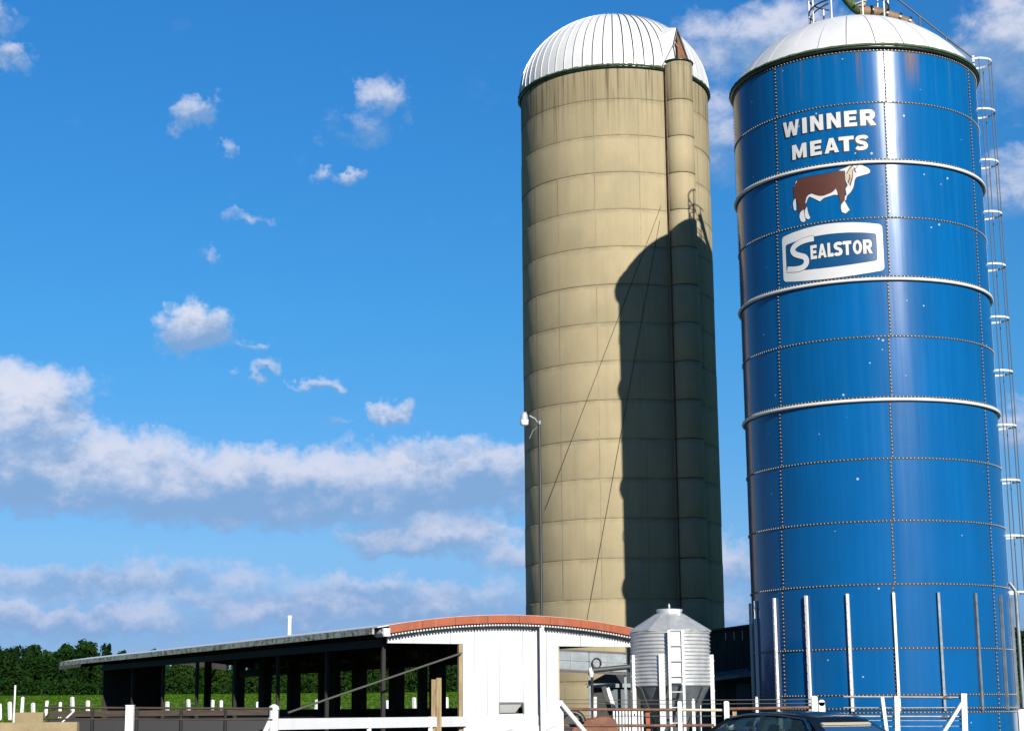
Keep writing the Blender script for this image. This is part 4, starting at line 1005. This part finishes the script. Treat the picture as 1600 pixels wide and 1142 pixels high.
for (x0, x1, yt, Yb, lab) in ((-30, 122, 1128.5, 27.5, 'tan cement barrier with sloped end at the left corner'), (22, 69, 1112.5, 30.5, 'smaller tan cement block behind the sloped barrier')):
    pa_ = at(x0, yt, Yb); pb_ = at(x1, yt, Yb); zt4 = pa_.z; b = MB(); Lb = pb_.x-pa_.x
    sec = [(-.22, 0), (-.20, .25), (-.08, zt4-.18), (-.075, zt4-.02), (-.05, zt4), (.05, zt4), (.075, zt4-.02), (.2, .25), (.22, 0)]
    vs = [(x+(.03 if e else 0)*(zt4-z), y, z) for x, e in ((0, 0), (Lb*.42, 0), (Lb*.425, 0), (Lb, 1)) for y, z in sec]; ns = len(sec)
    b.add(vs, [(j*ns+i, (j+1)*ns+i, (j+1)*ns+i+1, j*ns+i+1) for j in range(3) for i in range(ns-1)]+[tuple(range(ns)), tuple(3*ns+i for i in range(ns-1, -1, -1))])
    tag(b.build('cement_barrier', M['cement'], None, (pa_.x, Yb, 0)), lab, 'barrier')

# ================================================================== FIELD FENCE
Yx = 108.0; fz = gz(Yx); ff_ = thing('field_fence', 'line of short white posts across the green pasture', 'fence', (0, Yx, fz))
fpr = random.Random(21); pme = None
pxs = [-60, -38, -20, 1, 17, 35, 53, 72, 94, 115, 138, 163, 192, 228, 262, 296, 332, 345, 373, 402, 433, 465, 494, 511, 531, 560, 606, 648, 698, 740, 780, 820, 1590, 1612, 1640]
for k, px in enumerate(pxs):
    if pme is None: b = MB(); b.box((-.09, -.09, -.1), (.09, .09, 1.02)); b.add([(-.09, -.09, 1.02), (.09, -.09, 1.02), (.09, .09, 1.02), (-.09, .09, 1.02), (0, 0, 1.07)], [(0, 1, 4), (1, 2, 4), (2, 3, 4), (3, 0, 4)]); o = b.build('fence_post', M['post_white'], ff_); pme = o.data
    else: o = link('fence_post', pme, ff_)
    o.location = (at(px, 1100, Yx).x, 0, 0); o.rotation_euler = (fpr.uniform(-.03, .03), fpr.uniform(-.09, .09), fpr.uniform(0, 1)); o.scale = (1, 1, fpr.uniform(.92, 1.12)+(.35 if px in (35, 115) else 0))
b = MB(); xa = at(-70, 1100, Yx).x; xb = at(830, 1100, Yx).x
for z in (.35, .65, .92): b.tube([(xa, 0, z), (xb, 0, z)], .012, 4)
b.build('wire', M['wire'], ff_)
b = MB(); b.beam((at(40, 1, Yx).x, -.15, .75), (at(52, 1, Yx).x, -.15, .0), .08); b.beam((at(140, 1, Yx).x, -.15, .95), (at(122, 1, Yx).x, -.15, .1), .10); b.build('brace', M['wood_dark'], ff_)

# ================================================================== WHITE WALL at the right edge
wp = at(1590.5, 1101, 49.0)
ww = thing('block_building', 'low white building just past the right foot of the blue silo', 'building', (wp.x, 49.0, 0))
b = MB(); b.box((0, 0, -.05), (6.0, 4.0, wp.z)); b.build('wall', M['wall_white'], ww)
b = MB(); b.box((-.04, -.05, wp.z), (6.05, 4.05, wp.z+.05)); b.build('coping', M['galv_dull'], ww)
b = MB(); b.box((.07, -.2, wp.z-.02), (.26, -.04, wp.z+.17)); b.box((.10, -.21, wp.z+.01), (.23, -.2, wp.z+.13)); b.build('meter_box', M['white'], ww)

# ================================================================== CAR
cp = at(1226, 1120, 24.6)
car = thing('parked_car', 'dark parked saloon car whose roof shows in front of the fence', 'car', (cp.x, 24.6, 0), rad(124))
car.scale = (1, 1, .963)
def loft(sections, closed_ends=True):
    b = MB(); n = len(sections[0]); vs = [p for s in sections for p in s]
    fs = [(j*n+i, j*n+(i+1) % n, (j+1)*n+(i+1) % n, (j+1)*n+i) for j in range(len(sections)-1) for i in range(n)]
    if closed_ends: fs += [tuple(range(n-1, -1, -1)), tuple((len(sections)-1)*n+i for i in range(n))]
    b.add(vs, fs, True); return b
def bsec(x, hw_, zb, zs, zt_): # lower body section: half width, bottom, shoulder, top
    h = [(hw_*.86, zb), (hw_*.98, zb+.12), (hw_, (zb+zs)/2), (hw_*.97, zs), (hw_*.86, zt_), (hw_*.4, zt_+.02)]
    return [(x, y, z) for y, z in h]+[(x, -y, z) for y, z in h[::-1]]
body = loft([bsec(-2.25, .70, .38, .62, .70), bsec(-2.15, .82, .25, .80, .90), bsec(-1.75, .86, .22, .84, .94), bsec(-1.0, .87, .20, .86, .93), bsec(0, .87, .20, .85, .92), bsec(1.0, .87, .20, .83, .92), bsec(1.6, .86, .22, .78, .86), bsec(2.1, .80, .26, .66, .74), bsec(2.28, .66, .36, .58, .62)])
body.build('body', M['carpaint'], car)
# greenhouse: roof skin, pillars, panes
roofs = [(-1.16, .50, 1.335), (-1.0, .545, 1.405), (-.7, .575, 1.45), (-.2, .59, 1.47), (.25, .58, 1.455), (.5, .56, 1.42), (.62, .54, 1.375)]
rsec = []
for x, hw_, z in roofs:
    top = [(hw_, z-.045), (hw_*.93, z-.012), (hw_*.6, z+.004), (0, z+.012)]
    pts = top+[(-y, q) for y, q in top[:-1][::-1]]
    rsec.append([(x, y, q) for y, q in pts]+[(x, y*.96, q-.03) for y, q in pts[::-1]])
loft(rsec).build('roof', M['carpaint'], car)
gpts = {}
def pil(a, c, w=.06): b = MB(); b.beam(a, c, w, .05); b.build('pillar', M['carpaint'], car)
for s in (1, -1):
    A_t = (.60, .545*s, 1.35); A_b = (1.35, .77*s, .92); B_t = (-.22, .588*s, 1.43); B_b = (-.16, .80*s, .92); C_t = (-1.12, .505*s, 1.31); C_b = (-1.72, .74*s, .93); Q_b = (-1.20, .79*s, .92); Q_t = (-.98, .545*s, 1.37)
    pil(A_t, A_b); pil(B_t, B_b, .07); pil(C_t, C_b, .12)
    b = MB(); b.add([(.54, .553*s, 1.365), (1.24, .76*s, .935), (-.12, .795*s, .935), (-.18, .585*s, 1.42)], [(0, 1, 2, 3)]); b.build('side_window', M['glass'], car)
    b = MB(); b.add([(-.26, .585*s, 1.42), (-.20, .795*s, .935), (-1.25, .785*s, .935), (-1.33, .72*s, 1.06), (-1.02, .545*s, 1.365)], [(0, 1, 2, 3, 4)]); b.build('side_window', M['glass'], car)
    b = MB(); b.tube([(.62, .565*s, 1.37), (.1, .602*s, 1.435), (-.5, .597*s, 1.425), (-.98, .56*s, 1.37), (-1.20, .66*s, 1.24), (-1.36, .735*s, 1.06), (-1.27, .80*s, .93)], .011, 6); b.build('window_trim', M['chrome'], car)
    b = MB(); b.tube([(.9, (.93)*s, .98), (.9, (1.0)*s, .99)], [.075, .08], 10); b.build('wing_mirror', M['carpaint'], car)
    for xw_ in (1.42, -1.32):
        b = MB(); b.tube([(xw_, .68*s, .32), (xw_, .70*s, .32), (xw_, .86*s, .32), (xw_, .88*s, .32)], [.27, .32, .32, .28], 24); wo_ = b.build('wheel', M['tyre'], car)
        b = MB(); b.tube([(xw_, .87*s, .32), (xw_, .89*s, .32)], [.21, .19], 20); b.build('rim', M['rim'], wo_)
    b = MB(); b.box((-2.26, .42*s-.14, .62), (-2.16, .42*s+.14, .76)); b.build('tail_lamp', M['tail'], car)
    b = MB(); b.box((2.14, .45*s-.15, .56), (2.24, .45*s+.15, .68)); b.build('headlight', M['lens'], car)
    b = MB(); b.box((-.35, .36*s-.24, .55), (-.20, .36*s+.24, 1.06)); b.tube([(-.27, .36*s, 1.05), (-.29, .36*s, 1.22)], [.11, .09], 10); b.box((-.3, .36*s-.24, .45), (.3, .36*s+.24, .58)); b.build('seat', M['cloth'], car)
b = MB(); b.add([(.60, .53, 1.375), (.60, -.53, 1.375), (1.38, -.73, .93), (1.38, .73, .93)], [(0, 1, 2, 3)]); b.build('windscreen', M['glass'], car)
b = MB(); b.add([(-1.17, .46, 1.315), (-1.17, -.46, 1.315), (-1.78, -.66, .95), (-1.78, .66, .95)], [(0, 1, 2, 3)]); b.build('rear_window', M['glass'], car)
b = MB(); b.box((-1.40, -.46, 1.18), (-1.28, .46, 1.21)) if False else b.beam((-1.215, -.45, 1.303), (-1.215, .45, 1.303), .012, .05, (.86, 0, .51)); b.build('glass_header', M['cream'], car)
b = MB(); b.box((-1.25, -.62, .6), (-1.1, .62, 1.12)); b.build('rear_seat', M['cloth'], car)
b = MB(); b.tube([(.55, 0, 1.30), (.58, .1, 1.30)], .03, 8); b.build('inner_mirror', M['cloth'], car)

# ================================================================== TREES
def crown_mesh(seed, m, H=9.5, Wd=2.9, pine=False):
    r = random.Random(seed); b = MB(); lobes = []
    nl = 22
    for i in range(nl):
        t = (i+.5)/nl; z = H*(.03+.95*t)
        prof = (sin(pi*min(1, (t*.86+.12)))**.7) if not pine else (1.02-t*.82)
        rad_ = Wd*prof*r.uniform(.25, .85); a = i*2.4+r.uniform(-.5, .5)
        lobes.append((rad_*cos(a), rad_*sin(a), z, r.uniform(1.0, 1.75)*(1.0 if not pine else .85)))
    for (x, y, z, q) in lobes:
        for k in range(46):
            d = Vector((r.gauss(0, 1), r.gauss(0, 1), r.gauss(0, .85))).normalized(); p = Vector((x, y, z))+Vector((d.x*q, d.y*q, d.z*q*.8))*r.uniform(.55, 1.08)
            s = r.uniform(.26, .56); nrm = (d+Vector((r.uniform(-.7, .7), r.uniform(-.7, .7), r.uniform(-.4, .8)))).normalized()
            u = nrm.cross(Vector((r.random()-.5, r.random()-.5, r.random()-.5))).normalized(); v = nrm.cross(u)
            b.add([p+u*s, p+v*s*.8, p-u*s, p-v*s*.8], [(0, 1, 2, 3)])
    me = bpy.data.meshes.new('crown'); me.from_pydata(b.v, [], b.f); me.materials.append(m); return me
crowns = [crown_mesh(100+i, M['leaf'][i % 3], H=[9.6, 9.0, 8.2, 10.4, 8.8, 9.4][i], Wd=[2.5, 3.0, 3.3, 2.2, 3.0, 2.6][i], pine=i in (0, 3)) for i in range(6)]
tb = MB(); tb.tube([(0, 0, -.3), (.05, 0, 3), (0, .08, 6.5), (.05, 0, 9.6)], [.26, .2, .13, .04], 7)
for a in range(5): tb.tube([(0, 0, 3+a), (1.1*cos(a*2.2), 1.1*sin(a*2.2), 4+a)], [.07, .02], 5)
tbm = bpy.data.meshes.new('trunk'); tbm.from_pydata(tb.v, [], tb.f); tbm.materials.append(M['bark'])
LAB = ['tall dark pine in the far treeline', 'mid green bushy tree in the far treeline', 'broad olive green tree in the far treeline',
       'slim dark pointed pine in the far treeline', 'rounded mid green tree in the far treeline', 'tall olive green tree in the far treeline']
tr = random.Random(77)
def tree(x, y, s):
    i = tr.randrange(6); px_ = 800+F*x/y
    s *= .86*(1 if px_ < 150 or px_ > 1000 else max(.66, .84-(px_-150)*.0006))
    where = 'left of the cattle shed' if px_ < 165 else 'behind the open cattle shed' if px_ < 820 else 'right of the blue silo foot'
    o = thing('woodland_tree', LAB[i]+' '+where, 'tree', (x, y, gz(y)), tr.uniform(0, 6.28), 'trees of the far treeline')
    o.scale = (s*tr.uniform(.92, 1.12), s*tr.uniform(.92, 1.12), s*tr.choice((.84, .92, 1, 1, 1.06, 1.14)))
    link('trunk', tbm, o); c = link('crown', crowns[i], o); c.location = (0, 0, tr.uniform(1.3, 2.1))
x = -150.0
while x < 16:
    tree(x, 398+tr.uniform(-3, 3), tr.uniform(.78, 1.0)); x += tr.uniform(3.6, 5.2)
x = -150.0
while x < 16:
    tree(x, 407+tr.uniform(-3, 3), tr.uniform(.98, 1.22)); x += tr.uniform(3.6, 5.0)
x = -150.0
while x < 12:
    tree(x, 417+tr.uniform(-3, 3), tr.uniform(1.02, 1.26)); x += tr.uniform(3.8, 5.2)
x = -150.0
while x < 12:
    tree(x, 426+tr.uniform(-3, 3), tr.uniform(1.08, 1.30)); x += tr.uniform(3.6, 5.0)
for row, (yy, s0) in enumerate(((300, .95), (309, 1.15), (318, 1.25))):
    x = 82.0
    while x < 112: tree(x, yy+tr.uniform(-3, 3), s0*tr.uniform(.9, 1.08)); x += tr.uniform(3.8, 5.0)
# undergrowth along the wood edge: one uncountable mass
b = MB(); ur = random.Random(9)
for k in range(13000):
    if k < 11400: x = ur.uniform(-155, 18); y = 391+ur.uniform(-3, 4)
    else: x = ur.uniform(80, 112); y = 293+ur.uniform(-3, 4)
    hmax = 2.2+2.2*(.5+.5*sin(x*.35)*sin(x*.13+1)); z = gz(y)+ur.random()**1.3*hmax; s = ur.uniform(.15, .42)
    u = Vector((ur.gauss(0, 1), ur.gauss(0, 1), ur.gauss(0, 1))).normalized(); v = u.cross(Vector((ur.gauss(0, 1), ur.gauss(0, 1), ur.gauss(0, 1)))).normalized(); p = Vector((x, y, z))
    b.add([p+u*s, p+v*s, p-u*s, p-v*s], [(0, 1, 2, 3)])
for k in range(6000):
    x = ur.uniform(-155, 18); y = 436+ur.uniform(-2, 2); z = gz(y)+ur.uniform(0, 5.5); s = ur.uniform(.35, .75)
    u = Vector((ur.gauss(0, 1), ur.gauss(0, .4), ur.gauss(0, 1))).normalized(); v = u.cross(Vector((0, 1, .2))).normalized(); p = Vector((x, y, z))
    b.add([p+u*s, p+v*s, p-u*s, p-v*s], [(0, 1, 2, 3)])
kind(b.build('undergrowth', M['leaf'][1]), 'stuff')
b = MB()
for k in range(16000):
    y = 62+ur.random()**1.6*300; hw_ = y*.36; x = ur.uniform(-hw_, hw_*.3) if k < 14500 else ur.uniform(.27*y, .4*y)
    z = gz(y); hgt = ur.uniform(.08, .28); w_ = ur.uniform(.03, .09)*(1+y/150); a = ur.uniform(0, pi); l = ur.uniform(-.1, .1)
    b.add([(x-w_*cos(a), y-w_*sin(a), z-.02), (x+w_*cos(a), y+w_*sin(a), z-.02), (x+l, y+l, z+hgt)], [(0, 1, 2)])
kind(b.build('meadow_grass', M['tuft']), 'stuff')
